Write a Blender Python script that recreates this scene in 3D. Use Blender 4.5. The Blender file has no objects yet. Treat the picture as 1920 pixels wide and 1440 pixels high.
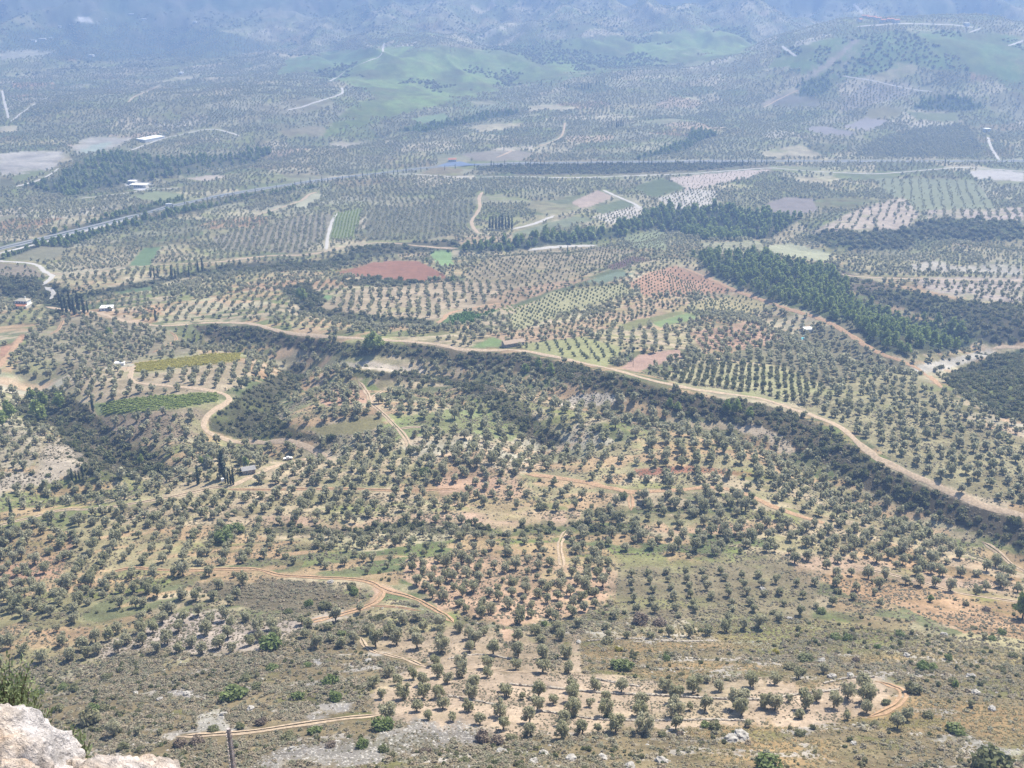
import bpy, math, random
import numpy as np
from mathutils import Vector, Matrix

R = math.radians
rng = np.random.default_rng(7)
random.seed(7)
scene = bpy.context.scene
col = scene.collection

# ------------------------------------------------------------------ camera, sky, sun, exposure
IW, IH, FPX, PITCH, CZ = 1920.0, 1440.0, 2059.0, R(22.0), 340.0
cam_d = bpy.data.cameras.new('camera')
cam = bpy.data.objects.new('camera', cam_d); col.objects.link(cam)
cam.location = (0, 0, CZ); cam.rotation_euler = (R(90) - PITCH, 0, 0)
cam_d.sensor_fit = 'HORIZONTAL'; cam_d.angle = 2 * math.atan(IW / 2 / FPX)
cam_d.clip_start = 0.1; cam_d.clip_end = 40000
scene.camera = cam

SUN_AZ, SUN_EL = R(40), R(53)
world = bpy.data.worlds.new('World'); scene.world = world; world.use_nodes = True
wn = world.node_tree
sky = wn.nodes.new('ShaderNodeTexSky'); sky.sky_type = 'NISHITA'; sky.sun_disc = False
sky.sun_elevation = SUN_EL; sky.sun_rotation = SUN_AZ; sky.altitude = 300
wn.links.new(sky.outputs[0], wn.nodes['Background'].inputs[0])
wn.nodes['Background'].inputs[1].default_value = 0.10
sun_d = bpy.data.lights.new('sun', 'SUN'); sun_d.energy = 5.0; sun_d.angle = R(0.5); sun_d.color = (1.0, 0.93, 0.81)
sun = bpy.data.objects.new('sun', sun_d); col.objects.link(sun)
sv = Vector((math.sin(SUN_AZ) * math.cos(SUN_EL), math.cos(SUN_AZ) * math.cos(SUN_EL), math.sin(SUN_EL)))
sun.rotation_euler = sv.to_track_quat('Z', 'Y').to_euler(); sun.location = (0, 0, 900)
vs = scene.view_settings
vs.view_transform = 'Standard'; vs.look = 'None'; vs.gamma = 1.0; vs.use_curve_mapping = False
vs.exposure = 0.96
scene.render.engine = 'CYCLES'
cy = scene.cycles
cy.max_bounces = 4; cy.diffuse_bounces = 2; cy.glossy_bounces = 1; cy.transmission_bounces = 2
cy.volume_bounces = 0; cy.transparent_max_bounces = 4; cy.caustics_reflective = False; cy.caustics_refractive = False
cy.use_denoising = True
try:
    cy.denoiser = 'OPENIMAGEDENOISE'; cy.denoising_input_passes = 'RGB_ALBEDO_NORMAL'
except Exception: pass
HAZE_DENSITY = 2.6e-4
HAZE_COLOR = (0.36, 0.56, 0.98)

# ------------------------------------------------------------------ small maths helpers
def lin(c, k=1.0):
    c = np.asarray(c, float) / 255.0
    return np.where(c <= 0.04045, c / 12.92, ((c + 0.055) / 1.055) ** 2.4) * k
ALB = 0.49
def S(r, g, b): return lin((r, g, b), ALB)

def _hash(xi, yi, seed):
    h = (xi.astype(np.int64) * 374761393 + yi.astype(np.int64) * 668265263 + seed * 982451653) & 0xffffffff
    h = ((h ^ (h >> 13)) * 1274126177) & 0xffffffff
    return ((h ^ (h >> 16)) & 0xffffff) / float(0xffffff)
def vnoise(x, y, seed=0):
    xi = np.floor(x); yi = np.floor(y); fx = x - xi; fy = y - yi
    fx = fx * fx * (3 - 2 * fx); fy = fy * fy * (3 - 2 * fy)
    a = _hash(xi, yi, seed); b = _hash(xi + 1, yi, seed); c = _hash(xi, yi + 1, seed); d = _hash(xi + 1, yi + 1, seed)
    return (a * (1 - fx) + b * fx) * (1 - fy) + (c * (1 - fx) + d * fx) * fy
def fbm(x, y, oct=4, seed=0):
    s = 0; a = 0.5; t = 0
    for o in range(oct):
        s = s + a * vnoise(x, y, seed + o * 17); t += a
        x = x * 2.03 + 11.3; y = y * 2.03 + 5.7; a *= 0.5
    return s / t
def ss(a, b, x):
    t = np.clip((x - a) / (b - a), 0, 1); return t * t * (3 - 2 * t)
def gauss(x, y, cx, cy_, rx, ry, p=1.0):
    return np.exp(-(((x - cx) / rx) ** 2 + ((y - cy_) / ry) ** 2) ** p)

cP, sP = math.cos(PITCH), math.sin(PITCH)
def project(x, y, z):
    vz = np.asarray(z) - CZ
    zf = y * cP - vz * sP
    up = y * sP + vz * cP
    zf = np.where(zf < 0.05, 0.05, zf)
    return IW / 2 + FPX * x / zf, IH / 2 - FPX * up / zf
def raydir(px, py):
    cx = (np.asarray(px, float) - IW / 2) / FPX; cyy = (np.asarray(py, float) - IH / 2) / FPX
    return cx, cP - cyy * sP, -sP - cyy * cP

# ------------------------------------------------------------------ terrain height field on a polar grid
_pd = [0, 1.3, 4, 30, 60, 100, 150, 210, 261, 329, 426, 500, 565, 726, 880, 1278, 1819, 2600, 9000]
_pz = [338.3, 338.0, 334.8, 309, 279, 240, 195, 157, 138, 115, 100, 94, 90, 76, 53, 12, 4, 5, 12]
_fd = np.linspace(0, 9000, 9001); _fz = np.interp(_fd, _pd, _pz)
_k = np.hanning(61); _k /= _k.sum()
_sm = np.convolve(np.pad(_fz, 30, mode='edge'), _k, mode='valid')
_w = ss(60, 200, _fd); _fz = _fz * (1 - _w) + _sm * _w

def spur_noise(x, y): return 1 - np.abs(2 * fbm((x + .35 * y) / 190, (y - .3 * x) / 520, 3, 37) - 1)
def base_height(x, y):
    d = np.hypot(x, y)
    z = np.interp(d, _fd, _fz)
    near = ss(190, 420, d)
    z = z + 12 * gauss(x, y, 165, 250, 75, 90) * ss(150, 260, d)
    z = z + near * (fbm(x / 230, y / 230, 4, 3) - 0.5) * (10 + 12 * ss(700, 1500, d))
    z = z + ss(170, 260, d) * (fbm(x / 38, y / 38, 3, 9) - 0.5) * 2.6
    z = z + 15 * gauss(x, y, 46, 600, 70, 48) + 7 * gauss(x, y, -85, 560, 70, 60)
    z = z + 9 * gauss(x, y, 110, 520, 90, 60) + 8 * gauss(x, y, -190, 640, 110, 60)
    # stepped terraces on the near foothill
    tw = ss(255, 300, d) * (1 - ss(500, 560, d))
    ph = (z + 3 * fbm(x / 60, y / 60, 2, 21)) / 2.3
    fr = ph - np.floor(ph)
    z = z + tw * 2.3 * 0.30 * (ss(0.62, 0.95, fr) - fr)
    # far landforms
    rid = 1 - np.abs(2 * fbm(x / 330, y / 420, 4, 31) - 1)
    spur = spur_noise(x, y)
    z = z + gauss(x, y, -330, 3050, 420, 480) * (0 + 8 * rid + 66 * spur)
    z = z + gauss(x, y, 420, 3500, 520, 380) * (0 + 10 * rid + 60 * spur)
    z = z + 42 * np.exp(-((y - 2650 - 0.12 * x) / 330) ** 2) * ss(-150, 400, x)
    z = z + 118 * gauss(x, y, 1010, 2700, 420, 420, 1.7) * (0.85 + 0.2 * rid)
    z = z + 26 * gauss(x, y, -600, 2350, 380, 200) * (0.4 + rid)
    az = np.degrees(np.arctan2(x, y))
    D0 = 2850 + 350 * ss(2, -16, az) + 250 * (fbm(az / 6.0, az * 0, 3, 5) - .5)
    t = np.maximum(0, d - D0); tt = np.where(t < 1500, t * t * 9.0e-5, 202 + (t - 1500) * .27)
    rib = 1 - np.abs(2 * fbm(x / 420, y / 700, 5, 41) - 1)
    z = z + 480 * (1 - np.exp(-tt / 480)) + np.minimum(t * 0.11, 130) * (rib - 0.62) * 2
    return np.minimum(z, 525)

AZ = np.concatenate([np.linspace(-62, -31.3, 36), np.arange(-31, 31.001, 0.0725), np.linspace(31.3, 62, 36)]) * math.pi / 180
_d = [0.4]
while _d[-1] < 6600:
    dd = _d[-1]
    if dd < 160: _d.append(dd + max(0.25, dd * 0.05))
    else: _d.append(dd + 0.70 * (dd / 250.0) ** 1.22)
DD = np.array(_d)
GA, GD = np.meshgrid(AZ, DD)
GX, GY = GD * np.sin(GA), GD * np.cos(GA)
GZ = base_height(GX, GY)

def grid_lookup(Z, a, d):
    fa = np.interp(a, AZ, np.arange(len(AZ))); fd = np.interp(d, DD, np.arange(len(DD)))
    ia = np.clip(fa.astype(int), 0, len(AZ) - 2); idd = np.clip(fd.astype(int), 0, len(DD) - 2)
    ta = fa - ia; td = fd - idd
    return (Z[idd, ia] * (1 - ta) + Z[idd, ia + 1] * ta) * (1 - td) + (Z[idd + 1, ia] * (1 - ta) + Z[idd + 1, ia + 1] * ta) * td
def Hxy(x, y):
    x = np.asarray(x, float); y = np.asarray(y, float)
    return grid_lookup(GZ, np.arctan2(x, y), np.hypot(x, y))
def unproject(pts, Z=None):
    """ground points under photograph pixels: first hit of each ray with the height field"""
    Z = GZ if Z is None else Z
    pts = np.asarray(pts, float).reshape(-1, 2)
    dx, dy, dz = raydir(pts[:, 0], pts[:, 1])
    a = np.arctan2(dx, dy); sl = dz / np.hypot(dx, dy)
    sel = DD > 100
    D = DD[sel]
    fa = np.interp(a, AZ, np.arange(len(AZ))); ia = np.clip(fa.astype(int), 0, len(AZ) - 2); ta = fa - ia
    Zs = Z[sel]
    prof = Zs[:, ia] * (1 - ta) + Zs[:, ia + 1] * ta
    diff = (CZ + D[:, None] * sl[None, :]) - prof
    below = diff < 0
    k = np.where(below.any(0), below.argmax(0), len(D) - 1); k = np.maximum(k, 1)
    j = np.arange(len(pts)); d1 = diff[k - 1, j]; d2 = diff[k, j]
    t = np.where(np.abs(d1 - d2) > 1e-9, d1 / (d1 - d2), 0.0); t = np.clip(t, 0, 1)
    d = D[k - 1] * (1 - t) + D[k] * t
    x = d * np.sin(a); y = d * np.cos(a)
    return np.stack([x, y, grid_lookup(Z, a, d)], 1)
def smooth_line(pts, n=8):
    p = np.asarray(pts, float); q = np.vstack([2 * p[0] - p[1], p, 2 * p[-1] - p[-2]]); out = []
    for i in range(1, len(q) - 2):
        for t in np.arange(n) / n:
            out.append(0.5 * (2 * q[i] + (q[i + 1] - q[i - 1]) * t + (2 * q[i - 1] - 5 * q[i] + 4 * q[i + 1] - q[i + 2]) * t * t
                              + (3 * q[i] - q[i - 1] - 3 * q[i + 1] + q[i + 2]) * t ** 3))
    out.append(p[-1]); return np.array(out)
def seg_dist(x, y, line):
    best = np.full(x.shape, 1e9)
    for (ax, ay), (bx, by) in zip(line[:-1], line[1:]):
        vx, vy = bx - ax, by - ay; L = vx * vx + vy * vy + 1e-9
        t = np.clip(((x - ax) * vx + (y - ay) * vy) / L, 0, 1)
        best = np.minimum(best, (x - ax - t * vx) ** 2 + (y - ay - t * vy) ** 2)
    return np.sqrt(best)

# gullies seen in the photograph: pixel line, depth (m), half width (m), scrub crown size
GULLIES = [
    ([(380, 625), (520, 640), (640, 655), (760, 665), (880, 682), (980, 692), (1080, 712), (1180, 738), (1290, 765), (1390, 790), (1470, 815), (1540, 850), (1620, 895), (1700, 930), (1790, 965), (1930, 1015)], 15, 24),
    ([(600, 690), (690, 705), (800, 712), (880, 728), (940, 752), (985, 785), (1040, 825)], 12, 20),
    ([(560, 665), (540, 700), (500, 735), (455, 775), (430, 800), (500, 812), (570, 822)], 13, 22),
    ([(60, 700), (80, 750), (130, 775), (180, 800), (230, 840), (265, 865), (200, 885), (120, 900)], 12, 20),
    ([(860, 470), (980, 462), (1080, 452), (1180, 436), (1260, 420), (1350, 418), (1440, 432), (1500, 428)], 13, 34),
    ([(1500, 455), (1600, 462), (1700, 455), (1760, 432), (1840, 440), (1930, 448)], 13, 34),
    ([(1700, 570), (1780, 600), (1850, 615), (1930, 625)], 26, 46),
    ([(1310, 500), (1400, 550), (1500, 600), (1600, 645), (1700, 668), (1830, 660)], 17, 34),
    ([(90, 350), (190, 345), (300, 330), (420, 305), (500, 290)], 14, 40),
    ([(0, 545), (120, 552), (240, 540), (340, 515), (470, 492), (600, 486), (720, 478), (850, 470)], 9, 26),
    ([(560, 578), (640, 592), (720, 603), (820, 608)], 5, 14),
    ([(680, 258), (760, 240), (860, 228), (950, 212)], 8, 40),
    ([(480, 268), (560, 262), (640, 262), (700, 250)], 14, 45),
]
for pts, dep, wid in GULLIES:
    wl = unproject(smooth_line(pts, 3), GZ)[:, :2]
    m = wid * 3
    bx = (GX > wl[:, 0].min() - m) & (GX < wl[:, 0].max() + m) & (GY > wl[:, 1].min() - m) & (GY < wl[:, 1].max() + m)
    ds = seg_dist(GX[bx], GY[bx], wl)
    GZ[bx] -= dep * np.exp(-(ds / wid) ** 2)

# ------------------------------------------------------------------ land-use map (polygons read off the photograph)
OLIVE = dict
ZONES = []   # name, polygon, colour, tree spec, own object?
def zone(name, poly, c, trees=None, own=None, jit=1.0):
    c = S(*c); c = c + (c @ [.3, .6, .1] - c) * .24
    ZONES.append(dict(name=name, poly=np.array(poly, float), c=c, trees=trees, own=own, jit=jit))
def T(sp=8, dia=4.6, ang=None, miss=.12, jit=.12, kind='olive', sy=None, sj=.18):
    return dict(sp=sp, dia=dia, ang=ang, miss=miss, jit=jit, kind=kind, sy=sy or sp, sj=sj)
SC = lambda sp=4.5, dia=4.0, kind='scrub', **k: T(sp=sp, dia=dia, jit=.45, miss=.08, kind=kind, sj=.35, **k)

# --- far hills and mountain
zone('hills', [(600, 262), (720, 222), (960, 165), (1100, 140), (1300, 118), (1425, 98), (1400, 50), (1280, 48), (1200, 62), (1000, 80), (900, 92), (720, 84), (640, 100), (560, 130), (700, 175), (640, 215)], (146, 178, 60), SC(8.5, 5.0), jit=12)
zone('hills', [(1440, 128), (1470, 92), (1560, 72), (1640, 58), (1760, 58), (1930, 70), (1930, 160), (1800, 132), (1700, 120), (1600, 150), (1520, 140)], (122, 156, 58), SC(9.5, 5.5), jit=10)
zone('hills', [(540, 110), (640, 92), (700, 100), (620, 130), (520, 140)], (125, 160, 80), jit=4)
zone('cut', [(1598, 75), (1622, 68), (1560, 122), (1512, 165), (1440, 200), (1428, 196), (1500, 158), (1545, 118)], (190, 172, 145), jit=2)
zone('plain', [(0, 60), (200, 40), (420, 60), (520, 90), (400, 110), (150, 115), (0, 100)], (95, 110, 85), T(13, 5), jit=4)
zone('pale', [(0, 100), (60, 96), (110, 100), (40, 108), (0, 112)], (190, 185, 160), jit=3)
zone('quarry', [(138, 42), (150, 30), (165, 32), (175, 40), (150, 43)], (245, 240, 235), jit=2)
# --- far valley
zone('riverbed', [(-10, 290), (60, 283), (122, 285), (128, 300), (90, 318), (40, 326), (-10, 332)], (214, 204, 188), own='riverbed', jit=5)
zone('riverbed', [(130, 278), (160, 258), (200, 252), (250, 258), (235, 268), (195, 285), (150, 290)], (208, 198, 180), own='riverbed', jit=5)
zone('pond', [(152, 285), (175, 270), (208, 266), (200, 276), (165, 290)], (188, 200, 180), own='pond')
zone('field', [(20, 331), (78, 318), (88, 324), (30, 346)], (140, 150, 84), own='field')
zone('field', [(-10, 338), (18, 333), (32, 350), (-10, 352)], (125, 125, 85), own='field')
zone('wood', [(125, 318), (190, 290), (235, 280), (240, 290), (300, 296), (420, 292), (500, 280), (512, 290), (480, 305), (380, 318), (250, 345), (140, 370), (30, 352), (90, 340)], (96, 104, 70), T(sp=6.5, dia=9, jit=.45, miss=.38, kind='pine', sj=.4), jit=3)
zone('field', [(345, 334), (400, 327), (430, 332), (385, 341)], (215, 195, 170), own='field')
zone('field', [(300, 334), (345, 334), (392, 341), (320, 340)], (145, 145, 72), own='field')
zone('field', [(240, 370), (290, 358), (345, 364), (330, 377), (285, 378)], (158, 168, 108), own='field')
zone('yard', [(230, 350), (250, 338), (282, 342), (292, 350), (262, 358)], (232, 230, 228), jit=0)
zone('field', [(768, 224), (835, 211), (842, 226), (800, 231)], (142, 168, 104), own='field')
zone('field', [(860, 207), (950, 190), (960, 200), (890, 212)], (150, 160, 120), T(10, 4))
zone('field', [(616, 270), (640, 265), (690, 266), (648, 280)], (205, 190, 160), jit=3)
zone('field', [(1622, 206), (1655, 200), (1692, 203), (1686, 220), (1620, 222)], (158, 148, 88), own='field')
zone('field', [(1582, 238), (1622, 220), (1668, 226), (1626, 247)], (178, 168, 165), own='field')
zone('field', [(1508, 240), (1545, 237), (1605, 250), (1590, 255), (1530, 250)], (172, 162, 158), own='field')
zone('field', [(1700, 210), (1795, 213), (1800, 230), (1720, 226)], (140, 148, 78), own='field')
zone('field', [(1455, 185), (1480, 178), (1545, 187), (1530, 200), (1450, 200)], (140, 135, 118), jit=2)
zone('wood', [(1492, 165), (1510, 150), (1550, 145), (1560, 160), (1550, 178), (1500, 180)], (72, 92, 66), SC(8, 9, kind='pine'), jit=3)
zone('wood', [(1705, 205), (1738, 180), (1800, 182), (1850, 200), (1830, 205), (1800, 208)], (72, 92, 66), SC(8, 9, kind='pine'), jit=3)
zone('grove', [(1600, 295), (1640, 262), (1720, 240), (1800, 232), (1830, 250), (1840, 295)], (92, 104, 76), T(6.5, 5, ang=35, miss=.04), jit=2)
zone('grove', [(1560, 215), (1600, 170), (1660, 150), (1740, 165), (1700, 180), (1620, 200)], (188, 176, 150), T(9, 4.6, ang=30, miss=.05), jit=2)
zone('field', [(860, 290), (960, 278), (1000, 290), (980, 300), (900, 303)], (172, 158, 135), own='field')
zone('field', [(920, 278), (1000, 274), (1000, 282), (930, 284)], (222, 206, 180), T(14, 3.2, ang=0), jit=1)
zone('wood', [(20, 466), (110, 434), (230, 400), (330, 370), (346, 376), (240, 408), (120, 441), (30, 472)], (80, 90, 62), SC(8, 7, kind='pine'), jit=2)
zone('wood', [(-10, 480), (110, 450), (230, 419), (350, 390), (480, 364), (600, 345), (600, 351), (475, 372), (352, 399), (235, 430), (112, 462), (-10, 492)], (86, 94, 66), SC(6, 6.5, kind='pine'), jit=2)
zone('wood', [(100, 462), (225, 424), (300, 402), (308, 408), (230, 432), (110, 470)], (80, 90, 62), SC(8, 6.5, kind='pine'), jit=2)
zone('wood', [(750, 242), (800, 232), (870, 222), (950, 205), (978, 208), (960, 218), (880, 232), (800, 247), (752, 249)], (72, 88, 60), SC(8, 8.5, kind='pine'), jit=2)
zone('wood', [(1288, 262), (1300, 245), (1328, 243), (1345, 252), (1310, 272), (1275, 284), (1220, 294), (1180, 300), (1232, 282)], (72, 88, 60), SC(8, 9, kind='pine'), jit=2)
zone('embank', [(890, 312), (1000, 309), (1150, 306), (1330, 306), (1420, 308), (1330, 318), (1150, 325), (980, 327), (900, 320)], (78, 84, 66), SC(4.6, 4.2), jit=1)
zone('field', [(960, 327), (1150, 325), (1300, 320), (1440, 310), (1440, 314), (1300, 323), (1150, 329), (980, 331)], (140, 128, 92), T(11, 3.6), jit=1)
zone('field', [(1250, 334), (1330, 326), (1450, 317), (1400, 333), (1290, 357)], (222, 200, 182), T(9, 1.6, ang=30), own='field')
zone('field', [(1183, 350), (1240, 334), (1288, 352), (1225, 373)], (112, 126, 66), own='field')
zone('field', [(1232, 372), (1300, 353), (1342, 357), (1348, 390), (1275, 395)], (228, 218, 200), T(11, 3.2, ang=62, sy=5, miss=.05), own='field')
zone('field', [(1105, 395), (1162, 374), (1196, 384), (1132, 403)], (126, 138, 84), own='field')
zone('field', [(1110, 407), (1196, 385), (1212, 392), (1200, 412), (1150, 421)], (230, 218, 200), T(9, 3.0, ang=62, sy=5, miss=.05), own='field')
zone('field', [(1072, 380), (1120, 356), (1152, 370), (1092, 392)], (208, 180, 155), own='field')
zone('field', [(960, 436), (1080, 405), (1120, 412), (960, 448)], (150, 158, 112), own='field')
zone('field', [(548, 391), (590, 361), (612, 364), (600, 372), (575, 391)], (205, 202, 160), own='field')
zone('vines', [(628, 400), (682, 391), (664, 446), (620, 448)], (150, 160, 100), T(4, 1.8, ang=5, sy=1.8, miss=.02, jit=.06, kind='vine'), own='vineyard')
zone('field', [(243, 498), (270, 464), (302, 464), (282, 497)], (122, 154, 88), own='field')
zone('field', [(8, 486), (75, 462), (132, 466), (95, 491)], (158, 152, 112), own='field')
zone('field', [(195, 549), (255, 532), (312, 522), (285, 544), (225, 553)], (112, 138, 88), own='field')
zone('field', [(-10, 492), (60, 498), (82, 520), (-10, 522)], (168, 150, 120), T(14, 4), own='field')
zone('grove', [(400, 445), (600, 398), (625, 400), (610, 448), (560, 475), (420, 470)], (170, 160, 132), T(7.5, 4.6, ang=8, sy=5.2, miss=.06), jit=1)
zone('grove', [(690, 395), (890, 375), (885, 430), (800, 450), (690, 450)], (138, 138, 108), T(7, 4.6, ang=2, sy=5, miss=.05), jit=1)
zone('redfield', [(622, 512), (655, 504), (682, 500), (700, 493), (740, 489), (788, 491), (812, 502), (842, 522), (800, 528), (740, 525), (680, 519)], (184, 122, 84), own='red_field')
zone('field', [(812, 468), (846, 466), (850, 500), (830, 501), (810, 484)], (152, 190, 104), own='field')
zone('field', [(585, 560), (612, 552), (648, 556), (640, 566), (602, 571)], (130, 168, 92), own='field')
zone('field', [(1640, 334), (1700, 333), (1830, 339), (1880, 402), (1760, 396), (1686, 390)], (158, 164, 116), T(13, 2.6, ang=-18, sy=5, miss=.1), own='field')
zone('field', [(1815, 320), (1862, 317), (1930, 325), (1930, 341), (1830, 335)], (226, 216, 204), own='field')
zone('field', [(1436, 380), (1470, 370), (1522, 372), (1532, 396), (1440, 412)], (164, 150, 140), own='field')
zone('grove', [(1520, 435), (1615, 388), (1690, 368), (1725, 405), (1690, 432), (1590, 437)], (214, 192, 166), T(15, 5.6, miss=.1), jit=2)
zone('grove', [(1735, 394), (1930, 390), (1930, 412), (1740, 414)], (212, 190, 172), T(11, 4.2, ang=-20, sy=6), jit=1)
zone('field', [(1170, 446), (1212, 436), (1248, 428), (1252, 468), (1188, 465)], (160, 170, 112), T(7, 2.2, ang=-30, sy=3), own='field')
zone('field', [(1440, 460), (1480, 456), (1565, 476), (1550, 491), (1440, 475)], (200, 200, 150), own='field')
zone('field', [(1300, 455), (1420, 450), (1440, 470), (1340, 470)], (178, 176, 130), T(12, 4), jit=1)
# --- pine woods and scrub-lined gullies
zone('wood', [(855, 462), (1000, 446), (1150, 425), (1250, 392), (1330, 388), (1440, 400), (1508, 408), (1440, 448), (1330, 450), (1230, 430), (1100, 455), (960, 470), (860, 475)], (66, 80, 56), SC(7.0, 8.0, kind='pine'), jit=2)
zone('wood', [(1500, 446), (1560, 432), (1700, 430), (1740, 412), (1830, 410), (1930, 418), (1930, 448), (1800, 452), (1720, 450), (1700, 470), (1560, 466)], (66, 80, 56), SC(5.5, 5, kind='scrub'), jit=2)
zone('wood', [(1300, 478), (1345, 474), (1430, 482), (1560, 508), (1600, 560), (1700, 598), (1840, 620), (1820, 655), (1690, 668), (1640, 655), (1560, 600), (1440, 560), (1340, 520)], (66, 82, 54), SC(7.0, 8.4, kind='pine'), jit=2)
zone('scarp', [(1600, 545), (1680, 540), (1740, 552), (1850, 570), (1930, 574), (1930, 640), (1850, 645), (1760, 600), (1660, 570)], (92, 90, 70), SC(4.5, 4.5), jit=2)
zone('scarp', [(1560, 500), (1700, 545), (1600, 545)], (128, 112, 92), SC(6, 4), jit=2)
zone('pale', [(1690, 692), (1780, 672), (1860, 655), (1868, 664), (1780, 692), (1720, 702)], (222, 212, 192), SC(7, 3), jit=2)
zone('pale', [(1690, 500), (1760, 488), (1800, 498), (1930, 495), (1930, 515), (1830, 512), (1720, 512)], (205, 194, 172), T(10, 4), jit=3)
zone('grove', [(1700, 522), (1930, 515), (1930, 568), (1850, 566), (1740, 545)], (205, 185, 165), T(9, 4.4), jit=2)
zone('hillscrub', [(1770, 705), (1850, 672), (1930, 650), (1930, 800), (1850, 772), (1790, 735)], (96, 108, 58), SC(3.6, 3.6), jit=2)
zone('scrub', [(135, 555), (230, 535), (400, 500), (480, 492), (600, 488), (700, 460), (860, 450), (860, 470), (720, 480), (610, 505), (470, 512), (350, 520), (200, 555), (110, 580)], (88, 92, 66), SC(6, 4.5), jit=2)
zone('scrub', [(-10, 520), (60, 520), (130, 545), (105, 600), (60, 555), (-10, 560)], (84, 92, 62), SC(5, 5), jit=2)
zone('scrub', [(520, 540), (580, 530), (640, 580), (720, 596), (820, 600), (815, 612), (700, 606), (580, 590)], (96, 100, 72), SC(4.6, 4.2), jit=2)
zone('scrub', [(640, 525), (700, 522), (820, 530), (850, 526), (850, 536), (780, 538), (650, 536)], (84, 90, 62), SC(4.5, 4), jit=1)
# --- middle ground groves and fields
zone('barnfield', [(880, 652), (915, 634), (945, 628), (938, 650)], (138, 165, 84), own='field')
zone('orchard', [(822, 603), (870, 583), (935, 569), (933, 582), (885, 604), (830, 613)], (120, 150, 76), T(4.2, 3.0, ang=-25, kind='orchard', miss=.03), own=None)
zone('grove', [(960, 470), (1100, 460), (1190, 470), (1130, 500), (1050, 530), (960, 560), (860, 545), (880, 500)], (182, 164, 122), T(7.6, 3.2, ang=20, jit=.05), jit=1.2)
zone('field', [(930, 580), (1000, 556), (1042, 548), (1036, 566), (950, 586)], (208, 186, 140), T(5, 1.4, ang=15, sy=1.6, kind='vine'), own='field')
zone('field', [(960, 566), (1060, 536), (1150, 503), (1172, 508), (1062, 545), (962, 578)], (112, 122, 72), own='field')
zone('field', [(1090, 528), (1155, 510), (1195, 512), (1130, 532)], (134, 152, 118), own='field')
zone('field', [(1128, 502), (1188, 480), (1222, 488), (1150, 506)], (128, 92, 82), T(6, 1.8, ang=60, sy=3), own='field')
zone('redsoil', [(1178, 534), (1215, 512), (1270, 498), (1312, 516), (1385, 545), (1300, 552), (1210, 557)], (208, 156, 112), T(6.4, 1.9, ang=20, miss=.04, jit=.05, kind='young'), own='field')
zone('young', [(1040, 548), (1170, 530), (1185, 552), (1060, 590), (965, 622), (955, 592)], (190, 184, 122), T(6.4, 2.2, ang=20, miss=.04, jit=.05, kind='young'), own='field')
zone('young', [(1300, 566), (1400, 550), (1440, 575), (1400, 590), (1310, 580)], (196, 180, 116), T(6.8, 2.2, ang=20, miss=.06, jit=.05, kind='young'), own='field')
zone('strip', [(1155, 612), (1262, 580), (1290, 584), (1180, 622)], (150, 150, 80), own='field')
zone('strip', [(1225, 606), (1288, 586), (1312, 595), (1240, 614)], (148, 172, 92), own='field')
zone('young', [(972, 646), (1090, 632), (1170, 652), (1135, 690), (1070, 675), (1000, 662)], (178, 178, 104), T(7, 2.5, ang=5, miss=.06, jit=.06, kind='young'), own='field')
zone('bare', [(1163, 690), (1200, 666), (1272, 654), (1292, 664), (1195, 698)], (206, 164, 138), own='field')
zone('lattice', [(1238, 708), (1310, 680), (1470, 688), (1545, 722), (1480, 758), (1300, 728)], (196, 188, 132), T(6.3, 3.7, ang=32, miss=.03, jit=.05, kind='orchard2'), jit=.5)
zone('redgrove', [(1290, 622), (1420, 600), (1490, 640), (1330, 668)], (208, 164, 128), T(8, 4.4, ang=3, miss=.08), jit=1)
zone('vines', [(1498, 640), (1540, 632), (1592, 624), (1626, 655), (1560, 666)], (196, 158, 104), T(5.5, 1.9, ang=12, sy=1.7, jit=.06, miss=.03, kind='vine'), own='vineyard')
zone('redpatch', [(830, 585), (960, 540), (1120, 520), (1040, 545), (900, 590)], (200, 164, 122), T(8, 3.4, ang=20, jit=.06), jit=1.2)
zone('grove', [(640, 548), (820, 530), (960, 530), (900, 575), (830, 600), (690, 590), (600, 575)], (206, 182, 142), T(8.2, 4.2, miss=.1), jit=2)
zone('grove', [(900, 625), (960, 620), (1100, 600), (1180, 570), (1290, 560), (1290, 580), (1160, 608), (1090, 632), (970, 645)], (208, 172, 128), T(8.2, 3.6, ang=20, miss=.12, jit=.06), jit=1.2)
zone('grove', [(1470, 640), (1500, 620), (1600, 600), (1630, 650), (1720, 690), (1600, 700), (1545, 722), (1470, 688), (1330, 668)], (150, 142, 104), T(7, 4.8, miss=.06), jit=2)
zone('grove', [(1490, 760), (1545, 722), (1700, 690), (1770, 730), (1800, 780), (1930, 830), (1930, 955), (1800, 920), (1680, 870), (1600, 810)], (178, 168, 116), T(8.6, 5.0, miss=.10), jit=2)
zone('vines', [(253, 682), (340, 672), (400, 664), (450, 663), (450, 675), (380, 685), (255, 699)], (190, 180, 60), T(2.2, 1.5, ang=84, sy=1.2, kind='vine_gold', miss=.02, jit=.05), own='vineyard', jit=.12)
zone('vines', [(183, 757), (300, 742), (380, 732), (408, 738), (412, 752), (330, 766), (190, 779)], (170, 178, 90), T(2.2, 1.5, ang=84, sy=1.2, kind='vine', miss=.02, jit=.05), own='vineyard', jit=.12)
zone('grass', [(176, 758), (186, 756), (198, 782), (180, 778)], (165, 180, 100), jit=1)
zone('grove', [(130, 700), (250, 700), (455, 678), (480, 700), (420, 735), (300, 742), (190, 755), (140, 735)], (208, 186, 146), T(7.8, 4.8, ang=12, miss=.08), jit=1)
zone('grove', [(190, 782), (330, 768), (412, 755), (385, 790), (380, 815), (240, 830), (200, 800)], (184, 160, 130), T(7.8, 4.7, ang=5, miss=.1), jit=1)
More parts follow.
